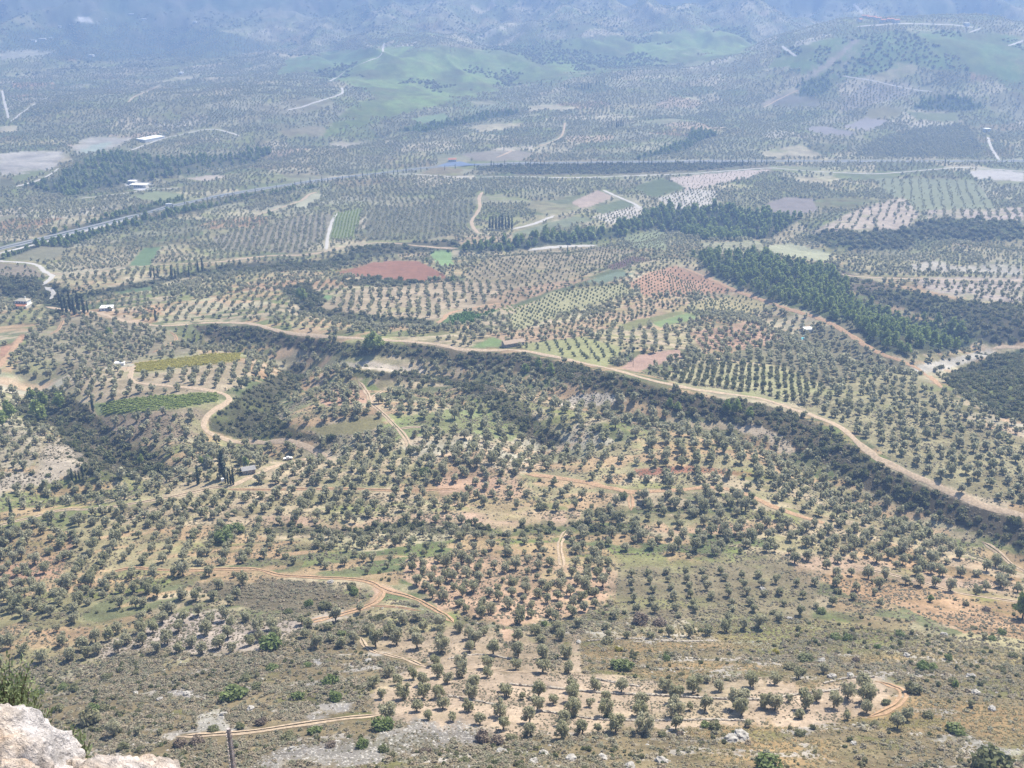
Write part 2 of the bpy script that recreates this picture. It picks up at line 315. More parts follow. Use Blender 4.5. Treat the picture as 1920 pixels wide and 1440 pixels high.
zone('scrub', [(360, 610), (480, 612), (560, 632), (640, 642), (700, 642), (820, 650), (880, 662), (970, 662), (1060, 682), (1150, 702), (1230, 725), (1330, 745), (1430, 758), (1490, 778), (1570, 815), (1640, 870), (1720, 905), (1810, 942), (1930, 985), (1930, 1035), (1810, 990), (1700, 955), (1590, 905), (1520, 850), (1450, 815), (1380, 795), (1280, 775), (1170, 745), (1060, 715), (960, 695), (860, 690), (740, 668), (640, 668), (520, 650), (400, 640)], (104, 94, 70), SC(3.6, 3.5), jit=1)
zone('palebank', [(640, 679), (700, 678), (765, 690), (806, 696), (800, 703), (735, 698), (650, 687)], (238, 218, 188), jit=2)
zone('scrub', [(640, 690), (740, 700), (830, 706), (920, 722), (985, 760), (1010, 790), (1060, 830), (1030, 845), (960, 800), (900, 750), (840, 722), (740, 715), (640, 705)], (98, 92, 66), SC(3.8, 3.3), jit=2)
zone('scrub', [(540, 690), (575, 680), (570, 720), (520, 760), (520, 790), (570, 812), (640, 818), (640, 832), (560, 826), (450, 822), (395, 808), (395, 785), (430, 760), (470, 730)], (98, 96, 66), SC(3.8, 3.2), jit=2)
zone('scrub', [(20, 770), (60, 735), (110, 735), (160, 760), (200, 800), (240, 835), (300, 850), (330, 885), (250, 900), (150, 900), (120, 850), (100, 800), (60, 800)], (98, 94, 68), SC(3.8, 3.8), jit=3)
zone('quarry', [(58, 892), (80, 835), (100, 822), (125, 835), (168, 866), (135, 890), (95, 898)], (208, 190, 162), SC(8, 2.6), jit=6)
zone('quarry', [(-10, 935), (10, 885), (60, 888), (115, 898), (60, 915), (-10, 945)], (206, 190, 164), SC(8, 2.6), jit=7)
zone('grass', [(-10, 845), (45, 838), (60, 858), (-10, 872)], (150, 176, 92), T(9, 4.4), jit=3)
zone('grove', [(-10, 780), (60, 800), (80, 830), (55, 880), (-10, 880)], (196, 182, 148), T(8.5, 4.6), jit=3)
zone('grove', [(70, 600), (170, 592), (330, 620), (380, 660), (250, 680), (130, 700), (60, 720), (20, 700)], (176, 162, 126), T(7.6, 4.8, miss=.08), jit=3)
zone('redtrack', [(-10, 655), (20, 645), (40, 625), (50, 628), (20, 665), (-10, 700)], (205, 150, 112), jit=1)
zone('knoll', [(1045, 762), (1075, 742), (1112, 736), (1150, 740), (1178, 752), (1130, 762), (1080, 766)], (238, 222, 196), T(12, 3.4), jit=3)
zone('pale', [(1360, 798), (1412, 794), (1470, 820), (1490, 845), (1470, 856), (1420, 822)], (232, 208, 172), T(11, 4.4), jit=3)
zone('redstripes', [(595, 745), (650, 716), (682, 716), (695, 755), (615, 762)], (228, 178, 140), T(8, 4.6, ang=-28, sy=5), jit=2)
zone('yellowfield', [(575, 803), (640, 792), (708, 782), (724, 795), (690, 812), (610, 816)], (168, 158, 96), own='field', jit=1)
zone('greengrove', [(715, 800), (760, 782), (860, 765), (920, 770), (985, 808), (960, 826), (860, 812), (770, 822), (720, 835)], (160, 172, 98), T(8.4, 5.0, ang=4, miss=.1), jit=2)
# --- near foothill
zone('orange', [(815, 900), (850, 880), (930, 878), (985, 895), (1000, 940), (930, 955), (840, 950)], (222, 178, 138), T(8, 4.6), jit=5)
zone('orangestrip', [(470, 972), (560, 968), (640, 976), (760, 966), (900, 952), (1000, 950), (1085, 962), (1075, 985), (960, 990), (800, 985), (640, 990), (480, 985)], (226, 186, 148), T(12, 4.6, miss=.4), jit=5)
zone('bushstrip', [(500, 990), (700, 988), (960, 990), (1080, 984), (1180, 990), (1180, 1004), (960, 1005), (700, 1004), (500, 1004)], (112, 112, 78), SC(3.2, 2.8), jit=3)
zone('orangestripes', [(-10, 1005), (60, 985), (140, 1000), (110, 1085), (-10, 1110)], (212, 164, 126), T(9, 5.0, ang=-20, sy=5), jit=3)
zone('redbank', [(1190, 880), (1300, 872), (1400, 885), (1420, 895), (1300, 884), (1200, 895)], (198, 132, 96), jit=2)
zone('greengrass', [(1150, 965), (1400, 955), (1440, 970), (1300, 985), (1160, 985)], (166, 160, 106), T(9, 5), jit=4)
zone('orangestrip', [(1190, 985), (1440, 975), (1500, 985), (1420, 1000), (1240, 998)], (220, 178, 134), T(9, 4.6), jit=4)
zone('orangegrove', [(770, 1050), (900, 1040), (1150, 1050), (1160, 1080), (1130, 1135), (1075, 1160), (1000, 1172), (900, 1168), (830, 1145), (800, 1110), (760, 1085)], (222, 180, 140), T(6.6, 4.4, ang=40, miss=.05), jit=3)
zone('orangeground', [(690, 1090), (735, 1100), (770, 1116), (725, 1112), (712, 1128), (688, 1145), (680, 1138), (706, 1112)], (226, 184, 144), None, jit=1)
zone('rowgrove', [(1150, 1045), (1300, 1035), (1480, 1040), (1540, 1075), (1520, 1160), (1180, 1160), (1140, 1110)], (158, 144, 104), None, jit=8)
zone('orangeslope', [(1450, 1040), (1560, 1035), (1700, 1065), (1930, 1105), (1930, 1145), (1800, 1110), (1640, 1080), (1500, 1068)], (208, 174, 138), T(8.5, 4.2, miss=.12), jit=3)
zone('paleground', [(150, 1210), (250, 1190), (330, 1150), (400, 1140), (470, 1165), (560, 1165), (650, 1140), (690, 1140), (640, 1165), (560, 1185), (520, 1215), (430, 1225), (300, 1222), (160, 1240)], (206, 188, 170), None, jit=5)
zone('orangeground', [(60, 1185), (160, 1175), (180, 1195), (60, 1200)], (212, 168, 122), None, jit=4)
zone('maquis', [(340, 1092), (480, 1085), (640, 1095), (690, 1105), (680, 1130), (560, 1160), (430, 1130)], (136, 124, 94), SC(2.2, 1.5, kind='maquis'), jit=4)
zone('grovesoil', [(690, 1170), (840, 1170), (1000, 1185), (1080, 1190), (1090, 1260), (1000, 1258), (820, 1245), (700, 1220)], (190, 166, 132), None, jit=14)
zone('terrace', [(690, 1290), (760, 1262), (860, 1240), (1000, 1258), (1150, 1266), (1300, 1280), (1440, 1268), (1540, 1280), (1640, 1268), (1700, 1285), (1698, 1320), (1630, 1345), (1500, 1362), (1300, 1362), (1150, 1368), (1060, 1385), (940, 1385), (860, 1372), (700, 1346)], (212, 184, 150), None, jit=7)
zone('scree', [(690, 1378), (790, 1358), (900, 1372), (900, 1395), (850, 1418), (700, 1430), (600, 1445), (470, 1445), (500, 1405), (600, 1395)], (158, 150, 140), None, jit=8)
zone('scree', [(312, 1298), (350, 1292), (395, 1300), (385, 1310), (330, 1308)], (186, 178, 172), None, jit=4)
zone('scree', [(375, 1340), (410, 1325), (420, 1345), (440, 1370), (370, 1368)], (196, 188, 178), None, jit=4)
zone('scree', [(590, 1325), (680, 1310), (665, 1330), (620, 1338)], (192, 186, 180), None, jit=4)
zone('scree', [(560, 1285), (605, 1275), (610, 1285), (575, 1292)], (182, 178, 174), None, jit=4)
zone('scree', [(575, 1238), (600, 1235), (620, 1245), (595, 1252)], (182, 178, 174), None, jit=4)
zone('scree', [(1738, 1382), (1800, 1374), (1850, 1400), (1930, 1410), (1930, 1425), (1840, 1420)], (192, 184, 174), None, jit=6)
zone('scree', [(1350, 1380), (1395, 1375), (1405, 1390), (1365, 1395)], (206, 196, 184), None, jit=5)

LS = 2   # map scale
LW, LH = int(IW / LS), int(IH / LS)
LMAP = np.zeros((LH, LW), np.int16)
def poly_mask(px, py, poly):
    ins = np.zeros(px.shape, bool); n = len(poly)
    for i in range(n):
        x1, y1 = poly[i]; x2, y2 = poly[(i + 1) % n]
        if y1 == y2: continue
        c = ((y1 > py) != (y2 > py)) & (px < (x2 - x1) * (py - y1) / (y2 - y1) + x1)
        ins ^= c
    return ins
for i, z in enumerate(ZONES):
    p = z['poly']; x0, x1 = max(0, int(p[:, 0].min() / LS) - 1), min(LW, int(p[:, 0].max() / LS) + 2)
    y0, y1 = max(0, int(p[:, 1].min() / LS) - 1), min(LH, int(p[:, 1].max() / LS) + 2)
    if x1 <= x0 or y1 <= y0: continue
    gx, gy = np.meshgrid((np.arange(x0, x1) + .5) * LS, (np.arange(y0, y1) + .5) * LS)
    m = poly_mask(gx, gy, p)
    LMAP[y0:y1, x0:x1][m] = i + 1
JIT = np.array([0.0] + [z['jit'] for z in ZONES])
def label_at(x, y, z, jitter=True, seed=0):
    px, py = project(x, y, z)
    def look(px, py):
        ix = (px / LS).astype(int); iy = (py / LS).astype(int)
        ok = (ix >= 0) & (ix < LW) & (iy >= 0) & (iy < LH) & (y > 5)
        return np.where(ok, LMAP[np.clip(iy, 0, LH - 1), np.clip(ix, 0, LW - 1)], 0)
    l0 = look(px, py)
    if not jitter: return l0
    d = np.hypot(x, y); s = np.clip(d / 26, 5, 60)
    nx = fbm(x / s, y / s, 4, 51) - .5; ny = fbm(x / s, y / s, 4, 67) - .5
    if seed:
        nx = nx + .55 * (vnoise(x / s * 6, y / s * 6, 300 + seed) - .5); ny = ny + .55 * (vnoise(x / s * 6, y / s * 6, 400 + seed) - .5)
    jj = np.maximum(JIT[l0], 1.0) * np.where(d < 480, 9.0, 4.5)
    return look(px + nx * jj * 2.2, py + ny * jj)

# ------------------------------------------------------------------ default patchwork of small holdings
PAL = [S(188, 178, 138), S(206, 196, 162), S(144, 150, 100), S(136, 140, 102), S(192, 160, 124), S(168, 164, 124), S(216, 208, 184), S(122, 132, 92)]
PALW = np.cumsum([.22, .16, .14, .14, .08, .14, .05, .07])
CW, CH, CA = 88.0, 56.0, R(24)
def cell_of(x, y):
    u = (x * math.cos(CA) + y * math.sin(CA)) / CW; v = (-x * math.sin(CA) + y * math.cos(CA)) / CH
    ui, vi = np.floor(u), np.floor(v); best = np.full(np.shape(u), 1e9); bi = np.zeros(np.shape(u)); bj = np.zeros(np.shape(u))
    for a in (-1, 0, 1):
        for b in (-1, 0, 1):
            cu = ui + a; cv = vi + b
            dx = np.abs(u - (cu + .15 + .7 * _hash(cu, cv, 3))); dy = np.abs(v - (cv + .15 + .7 * _hash(cu, cv, 4)))
            ds = dx + dy * .9 + .25 * np.maximum(dx, dy)
            m = ds < best; best = np.where(m, ds, best); bi = np.where(m, cu, bi); bj = np.where(m, cv, bj)
    return bi, bj
def cell_params(bi, bj, d):
    r = lambda s: _hash(bi, bj, s)
    return dict(soil=np.searchsorted(PALW, r(11) * .999), sp=6.0 + 2.6 * r(12), dia=3.7 + 1.3 * r(13), ang=(r(14) - .5) * 56, miss=.05 + .40 * r(15) ** 1.6, empty=r(16) < .05, sy=np.where(r(17) < .35, 5.2, 0))

def zcol(lab, base):
    tab = np.array([[0, 0, 0]] + [z['c'] for z in ZONES])
    return np.where((lab > 0)[..., None], tab[lab], base)

LAB = label_at(GX, GY, GZ)
bi, bj = cell_of(GX + 5 * (fbm(GX / 25, GY / 25, 2, 91) - .5), GY + 5 * (fbm(GX / 25, GY / 25, 2, 92) - .5))
cp = cell_params(bi, bj, GD)
base = np.array(PAL)[cp['soil']]; base = base + (S(226, 214, 188) - base) * (.45 * ss(700, 1500, GD) * (_hash(bi, bj, 23) > .6))[..., None]; base = base + (S(124, 132, 96) - base) * (.55 * ss(900, 1700, GD) * (_hash(bi, bj, 29) > .35))[..., None]
# weeds and grass in blotches between the trees
w1 = ss(.44, .68, fbm(GX / 30, GY / 14, 4, 101)); w2 = ss(.5, .75, fbm(GX / 9, GY / 5, 3, 102))
wk = np.clip(w1 * .55 + w2 * .25, 0, 1)[..., None]
grass = np.where((fbm(GX / 55, GY / 55, 2, 103) > .55)[..., None], S(150, 158, 92), S(138, 126, 92))
base = base * (1 - wk) + grass * wk
# maquis slope under the castle rock
nearw = (1 - ss(300, 350, GD + 60 * (fbm(GX / 70, GY / 70, 3, 104) - .5)))[..., None]
mq = S(148, 134, 104) * (0.75 + .5 * fbm(GX / 6, GY / 4, 4, 105))[..., None]
og = .8 * ss(.48, .66, fbm(GX / 34 + 3, GY / 13, 4, 106))[..., None] * ss(-10, 60, GX)[..., None]
mq = mq * (1 - .75 * og) + S(190, 158, 112) * .75 * og
st = ss(.60, .72, fbm(GX / 11, GY / 5, 4, 107))[..., None]
mq = mq * (1 - st) + S(192, 184, 172) * st
gn_ = ss(.60, .74, fbm(GX / 16, GY / 9, 3, 108))[..., None]
mq = mq * (1 - .6 * gn_) + S(120, 126, 72) * .6 * gn_
base = base * (1 - nearw) + mq * nearw
# mountain: rock and thin green
mtn = ss(3500, 4300, GD + 500 * (fbm(GX / 260, GY / 400, 3, 113) - .5))[..., None]
rk = (.55 * ss(.42, .62, fbm(GX / 120, GY / 240, 5, 111)) + .45 * ss(.45, .6, fbm(GX / 30, GY / 60, 3, 112)))[..., None]
base = base * (1 - mtn) + mtn * (S(84, 102, 72) * (1 - rk) + S(124, 122, 104) * rk)
soilp = ss(.46, .60, fbm(GX / 17 + 9, GD / 6.5, 4, 151))[..., None] * ss(330, 380, GD)[..., None] * (1 - ss(900, 1500, GD))[..., None]
base = base * (1 - .65 * soilp) + np.where((fbm(GX / 80, GY / 50, 2, 152) > .52)[..., None], S(226, 204, 174), S(220, 184, 148)) * .65 * soilp
colr = 0
for _s in range(1, 6): colr = colr + zcol(label_at(GX, GY, GZ, seed=_s), base) / 5
hillz = np.array([False] + [z['name'] == 'hills' for z in ZONES])[LAB]
hm_ = (hillz * (.75 * ss(.42, .60, fbm(GX / 75, GY / 130, 4, 161)) + .25 * ss(.5, .7, fbm(GX / 18, GY / 30, 3, 162))))[..., None]
colr = colr * (1 - hm_) + S(116, 126, 72) * hm_
isz = (LAB > 0)[..., None]
own = np.array([False] + [bool(z['own']) for z in ZONES])
natural = isz & ~own[LAB][..., None]
pale_z = np.array([False] + [z['name'] in ('scree', 'quarry', 'paleground', 'palebank', 'knoll', 'pale', 'terrace') for z in ZONES])
mix = np.where(natural, np.where(pale_z[LAB][..., None], .25, .70), np.where(isz, .12, 0))
colr = colr * (1 - mix * wk) + grass * mix * wk
mot = .62 + .76 * fbm(GX / 11, GY / 6, 5, 121)
mot = np.where(own[LAB], .86 + .28 * fbm(GX / 24, GY / 9, 3, 122), mot)
rbz = np.array([False] + [z['name'] in ('riverbed',) for z in ZONES])[LAB]
mot = np.where(rbz, .45 + 1.0 * fbm(GX / 45, GY / 16, 5, 123), mot)
colr = np.clip(colr * mot[..., None], .01, .8)
cliff = (1 - ss(150, 200, GD))[..., None]
colr = colr * (1 - cliff) + S(168, 158, 140) * cliff

# ------------------------------------------------------------------ materials
def new_mat(name):
    m = bpy.data.materials.new(name); m.use_nodes = True
    return m, m.node_tree, m.node_tree.nodes['Principled BSDF']
def N(nt, t, **k):
    n = nt.nodes.new(t)
    for a, b in k.items(): setattr(n, a, b)
    return n
def noise_node(nt, scale, detail=4, rough=.6):
    tc = N(nt, 'ShaderNodeNewGeometry'); n = N(nt, 'ShaderNodeTexNoise'); n.inputs['Scale'].default_value = scale
    n.inputs['Detail'].default_value = detail; n.inputs['Roughness'].default_value = rough
    nt.links.new(tc.outputs['Position'], n.inputs['Vector']); return n
def mulcol(nt, a, val_out, lo, hi):
    mr = N(nt, 'ShaderNodeMapRange'); mr.inputs['From Min'].default_value = .3; mr.inputs['From Max'].default_value = .7
    mr.inputs['To Min'].default_value = lo; mr.inputs['To Max'].default_value = hi; nt.links.new(val_out, mr.inputs['Value'])
    mx = N(nt, 'ShaderNodeMix', data_type='RGBA', blend_type='MULTIPLY'); mx.inputs[0].default_value = 1
    nt.links.new(a, mx.inputs[6]); nt.links.new(mr.outputs[0], mx.inputs[7]); return mx.outputs[2]
def ground_material(name, bump=.6, rows=None):
    m, nt, b = new_mat(name)
    at = N(nt, 'ShaderNodeAttribute', attribute_name='Col'); c = at.outputs['Color']
    n1 = noise_node(nt, .9, 5, .65); c = mulcol(nt, c, n1.outputs[0], .72, 1.28)
    n2 = noise_node(nt, .16, 4); c = mulcol(nt, c, n2.outputs[0], .85, 1.15)
    nt.links.new(c, b.inputs['Base Color']); b.inputs['Roughness'].default_value = .95; b.inputs['Specular IOR Level'].default_value = .1
    bp = N(nt, 'ShaderNodeBump'); bp.inputs['Strength'].default_value = bump; bp.inputs['Distance'].default_value = .5
    nt.links.new(n1.outputs[0], bp.inputs['Height']); nt.links.new(bp.outputs[0], b.inputs['Normal'])
    return m
M_GROUND = ground_material('earth_and_grass'); M_FIELD = ground_material('tilled_earth', .45)
def plain_mat(name, c, rough=.8, var=.15, scale=1.0, spec=.3):
    m, nt, b = new_mat(name)
    rgb = N(nt, 'ShaderNodeRGB'); rgb.outputs[0].default_value = (*[float(v) for v in c], 1)
    n = noise_node(nt, scale, 4); o = mulcol(nt, rgb.outputs[0], n.outputs[0], 1 - var, 1 + var)
    nt.links.new(o, b.inputs['Base Color']); b.inputs['Roughness'].default_value = rough; b.inputs['Specular IOR Level'].default_value = spec
    return m
def leaf_mat(name, c, c2, trans=.28, rnd=.3):
    m, nt, b = new_mat(name)
    oi = N(nt, 'ShaderNodeObjectInfo'); at = N(nt, 'ShaderNodeAttribute', attribute_name='tint')
    mx = N(nt, 'ShaderNodeMix', data_type='RGBA'); nt.links.new(oi.outputs['Random'], mx.inputs[0])
    mx.inputs[6].default_value = (*[float(v) for v in c], 1); mx.inputs[7].default_value = (*[float(v) for v in c2], 1)
    mm = N(nt, 'ShaderNodeMix', data_type='RGBA', blend_type='MULTIPLY'); mm.inputs[0].default_value = 1
    nt.links.new(mx.outputs[2], mm.inputs[6]); nt.links.new(at.outputs['Fac'], mm.inputs[7])
    nt.links.new(mm.outputs[2], b.inputs['Base Color']); b.inputs['Roughness'].default_value = .6; b.inputs['Specular IOR Level'].default_value = .25
    tr = N(nt, 'ShaderNodeBsdfTranslucent'); nt.links.new(mm.outputs[2], tr.inputs['Color'])
    ms = N(nt, 'ShaderNodeMixShader'); ms.inputs[0].default_value = trans
    out = nt.nodes['Material Output']
    nt.links.new(b.outputs[0], ms.inputs[1]); nt.links.new(tr.outputs[0], ms.inputs[2]); nt.links.new(ms.outputs[0], out.inputs['Surface'])
    return m
M_OLIVE = leaf_mat('olive_leaf', (.360, .356, .205), (.445, .425, .285), .48)
M_BARK = plain_mat('bark', (.11, .09, .07), .95, .3, 6)
M_PINE = leaf_mat('pine_needle', (.210, .280, .075), (.290, .345, .110), .42)
M_CYP = leaf_mat('cypress_leaf', (.058, .080, .045), (.078, .100, .058), .2)
M_SCRUB = leaf_mat('scrub_leaf', (.165, .185, .080), (.270, .255, .145), .40)
M_MAQ = leaf_mat('maquis_twig', (.235, .232, .150), (.345, .285, .200), .32)
M_BUSH = leaf_mat('green_bush_leaf', (.150, .200, .060), (.210, .245, .095), .38)
M_HEATH = leaf_mat('brown_bush_leaf', (.190, .150, .115), (.225, .175, .130), .3)
M_GRASS = leaf_mat('dry_grass_blade', (.37, .315, .165), (.43, .37, .225), .35)
M_VINE = leaf_mat('vine_leaf', (.30, .37, .10), (.34, .39, .12), .48)
M_VGOLD = leaf_mat('vine_leaf_gold', (.40, .36, .07), (.45, .40, .085), .45)
M_ORCH = leaf_mat('orchard_leaf', (.140, .255, .070), (.180, .280, .085), .4)
M_YOUNG = leaf_mat('young_olive_leaf', (.250, .272, .145), (.295, .310, .185), .45)
M_DIRT = plain_mat('pale_track_dirt', S(224, 200, 170), .95, .32, .8, .1)
M_ODIRT = plain_mat('orange_track_dirt', S(216, 180, 144), .95, .34, .8, .1)
M_PALE = plain_mat('pale_road', S(236, 230, 220), .9, .10, .3, .1)
M_ASPH = plain_mat('asphalt', S(176, 178, 180), .8, .08, .2, .3)
M_DASPH = plain_mat('forecourt_asphalt', S(128, 146, 178), .8, .08, .2, .3)
M_MEDIAN = plain_mat('median_planting', S(70, 84, 60), .95, .3, .4, .1)
M_STONE = plain_mat('dry_stone', S(226, 214, 196), .95, .35, 1.2, .1)
M_SCREE = plain_mat('limestone_rubble', S(214, 208, 198), .95, .3, .7, .1)
M_WHITE = plain_mat('white_render', (.74, .73, .70), .8, .06, .5)
M_CREAM = plain_mat('cream_render', (.62, .58, .50), .85, .08, .5)
M_TILE = plain_mat('terracotta_tile', (.42, .17, .09), .85, .2, 2)
M_TAN = plain_mat('old_tile', (.42, .32, .23), .9, .25, 2)
M_GREYR = plain_mat('grey_sheet_roof', (.26, .25, .24), .7, .15, .8)
M_PANE = plain_mat('window_glass', (.05, .06, .08), .15, .1, 1, .5)
M_DARK = plain_mat('dark_rubber', (.03, .03, .03), .8, .1, 2)
M_METAL = plain_mat('galvanised_steel', (.36, .38, .40), .5, .1, 2)
M_WOOD = plain_mat('weathered_wood', (.24, .20, .16), .9, .2, 5)
M_POOL = plain_mat('pool_water', (.12, .50, .52), .1, .05, 1, .5)
M_POND = plain_mat('pond_water', S(172, 205, 180), .3, .05, .1, .5)

# ------------------------------------------------------------------ mesh helpers
def np_mesh(name, V, Fq, mats=(), mat_idx=None, smooth=False, attrs=None):
    """V (n,3); Fq list of arrays (m,k)"""
    me = bpy.data.meshes.new(name)
    if not isinstance(Fq, (list, tuple)): Fq = [Fq]
    Fq = [np.asarray(f) for f in Fq if len(f)]
    loops = np.concatenate([f.ravel() for f in Fq]) if Fq else np.zeros(0, int)
    sizes = np.concatenate([np.full(len(f), f.shape[1]) for f in Fq]) if Fq else np.zeros(0, int)
    me.vertices.add(len(V)); me.vertices.foreach_set('co', np.asarray(V, np.float32).ravel())
    if len(sizes):
        me.loops.add(len(loops)); me.loops.foreach_set('vertex_index', loops.astype(np.int32))
        me.polygons.add(len(sizes))
        me.polygons.foreach_set('loop_start', np.concatenate([[0], np.cumsum(sizes)[:-1]]).astype(np.int32))
    for m in mats: me.materials.append(m)
    if mat_idx is not None: me.polygons.foreach_set('material_index', np.asarray(mat_idx, np.int32))
    if len(sizes): me.polygons.foreach_set('use_smooth', np.full(len(sizes), smooth))
    me.update(calc_edges=True); me.validate()
    if attrs:
        for an, (typ, dom, val) in attrs.items():
            a = me.attributes.new(an, typ, dom)
            key = 'vector' if typ == 'FLOAT_VECTOR' else ('color' if 'COLOR' in typ else 'value')
            a.data.foreach_set(key, np.asarray(val).ravel())
    return me
def obj(name, me, parent=None, loc=None, rz=None, link=True):
    o = bpy.data.objects.new(name, me)
    if link: col.objects.link(o)
    if parent is not None: o.parent = parent
    if loc is not None: o.location = [float(v) for v in loc]
    if rz is not None: o.rotation_euler = (0, 0, rz)
    return o
def tag(o, label=None, cat=None, group=None, kind=None):
    if label: o['label'] = label
    if cat: o['category'] = cat
    if group: o['group'] = group
    if kind: o['kind'] = kind
    return o
class MB:
    def __init__(s): s.v = []; s.f = []; s.n = 0
    def add(s, V, F):
        s.v.append(np.asarray(V, float)); s.f += [tuple(int(i) + s.n for i in f) for f in F]; s.n += len(V)
    def box(s, x0, x1, y0, y1, z0, z1):
        V = [(x0, y0, z0), (x1, y0, z0), (x1, y1, z0), (x0, y1, z0), (x0, y0, z1), (x1, y0, z1), (x1, y1, z1), (x0, y1, z1)]
        s.add(V, [(0, 3, 2, 1), (4, 5, 6, 7), (0, 1, 5, 4), (1, 2, 6, 5), (2, 3, 7, 6), (3, 0, 4, 7)]); return s
    def bar(s, a, b, r, n=6, r2=None):
        a = Vector(a); b = Vector(b); q = (b - a).to_track_quat('Z', 'Y').to_matrix(); r2 = r if r2 is None else r2; V = []
        for p, rr in ((a, r), (b, r2)):
            for i in range(n):
                t = 2 * math.pi * i / n; V.append(p + q @ Vector((math.cos(t) * rr, math.sin(t) * rr, 0)))
        F = [(i, (i + 1) % n, n + (i + 1) % n, n + i) for i in range(n)] + [tuple(range(n))[::-1], tuple(range(n, 2 * n))]
        s.add([tuple(v) for v in V], F); return s
    def gable(s, x0, x1, y0, y1, z0, z1, ov=.4, th=.18):
        """pitched roof, ridge along x"""
        ym = (y0 + y1) / 2; X0, X1, Y0, Y1 = x0 - ov, x1 + ov, y0 - ov, y1 + ov; e = z0 - ov * (z1 - z0) / ((y1 - y0) / 2)
        V = []
        for X in (X0, X1): V += [(X, Y0, e), (X, ym, z1), (X, Y1, e), (X, Y0, e + th), (X, ym, z1 + th), (X, Y1, e + th)]
        s.add(V, [(3, 9, 10, 4), (4, 10, 11, 5), (0, 1, 7, 6), (1, 2, 8, 7), (0, 6, 9, 3), (2, 5, 11, 8), (0, 3, 4, 1), (1, 4, 5, 2), (6, 7, 10, 9), (7, 8, 11, 10)]); return s
    def hip(s, x0, x1, y0, y1, z0, z1, ov=.4, th=.15):
        X0, X1, Y0, Y1 = x0 - ov, x1 + ov, y0 - ov, y1 + ov; w = min(X1 - X0, Y1 - Y0) / 2; ym = (Y0 + Y1) / 2
        V = [(X0, Y0, z0), (X1, Y0, z0), (X1, Y1, z0), (X0, Y1, z0), (X0, Y0, z0 + th), (X1, Y0, z0 + th), (X1, Y1, z0 + th), (X0, Y1, z0 + th), (X0 + w, ym, z1), (X1 - w, ym, z1)]
        s.add(V, [(0, 3, 2, 1), (0, 1, 5, 4), (1, 2, 6, 5), (2, 3, 7, 6), (3, 0, 4, 7), (4, 5, 9, 8), (6, 7, 8, 9), (5, 6, 9), (7, 4, 8)]); return s
    def build(s, name, mat, parent=None, smooth=False, **k):
        me = bpy.data.meshes.new(name); me.from_pydata([tuple(map(float, v)) for a in s.v for v in a], [], s.f); me.materials.append(mat)
        if smooth: me.polygons.foreach_set('use_smooth', [True] * len(me.polygons))
        me.update(); return obj(name, me, parent, **k)
def empty(name, loc, rz=0):
    o = bpy.data.objects.new(name, None); col.objects.link(o); o.location = [float(v) for v in loc]; o.rotation_euler = (0, 0, rz)
    o.empty_display_size = .5; return o
def copy_tree(o, parent=None):
    c = o.copy(); col.objects.link(c); c.parent = parent
    for ch in [k for k in o.children]: copy_tree(ch, c)
    return c

# ------------------------------------------------------------------ ground, fields
nr, nc = GX.shape
ii = np.arange(nr * nc).reshape(nr, nc)
quads = np.stack([ii[:-1, :-1], ii[:-1, 1:], ii[1:, 1:], ii[1:, :-1]], -1).reshape(-1, 4)[:, ::-1]
P = np.stack([GX, GY, GZ], -1).reshape(-1, 3)
C4 = np.concatenate([colr.reshape(-1, 3), np.ones((nr * nc, 1))], 1).astype(np.float32)
flab = LAB.reshape(-1)[quads[:, 0]]
def emit_ground(name, sel, mat):
    q = quads[sel]
    u, inv = np.unique(q.ravel(), return_inverse=True)
    me = np_mesh(name, P[u], inv.reshape(-1, 4), [mat], smooth=True, attrs={'Col': ('FLOAT_COLOR', 'POINT', C4[u])})
    return tag(obj(name, me), kind='structure')
taken = np.zeros(len(quads), bool)
for i, z in enumerate(ZONES):
    if z['own']:
        s = flab == i + 1
        if s.sum() > 8:
            taken |= s; emit_ground(z['own'], s, M_FIELD)
emit_ground('ground', ~taken, M_GROUND)

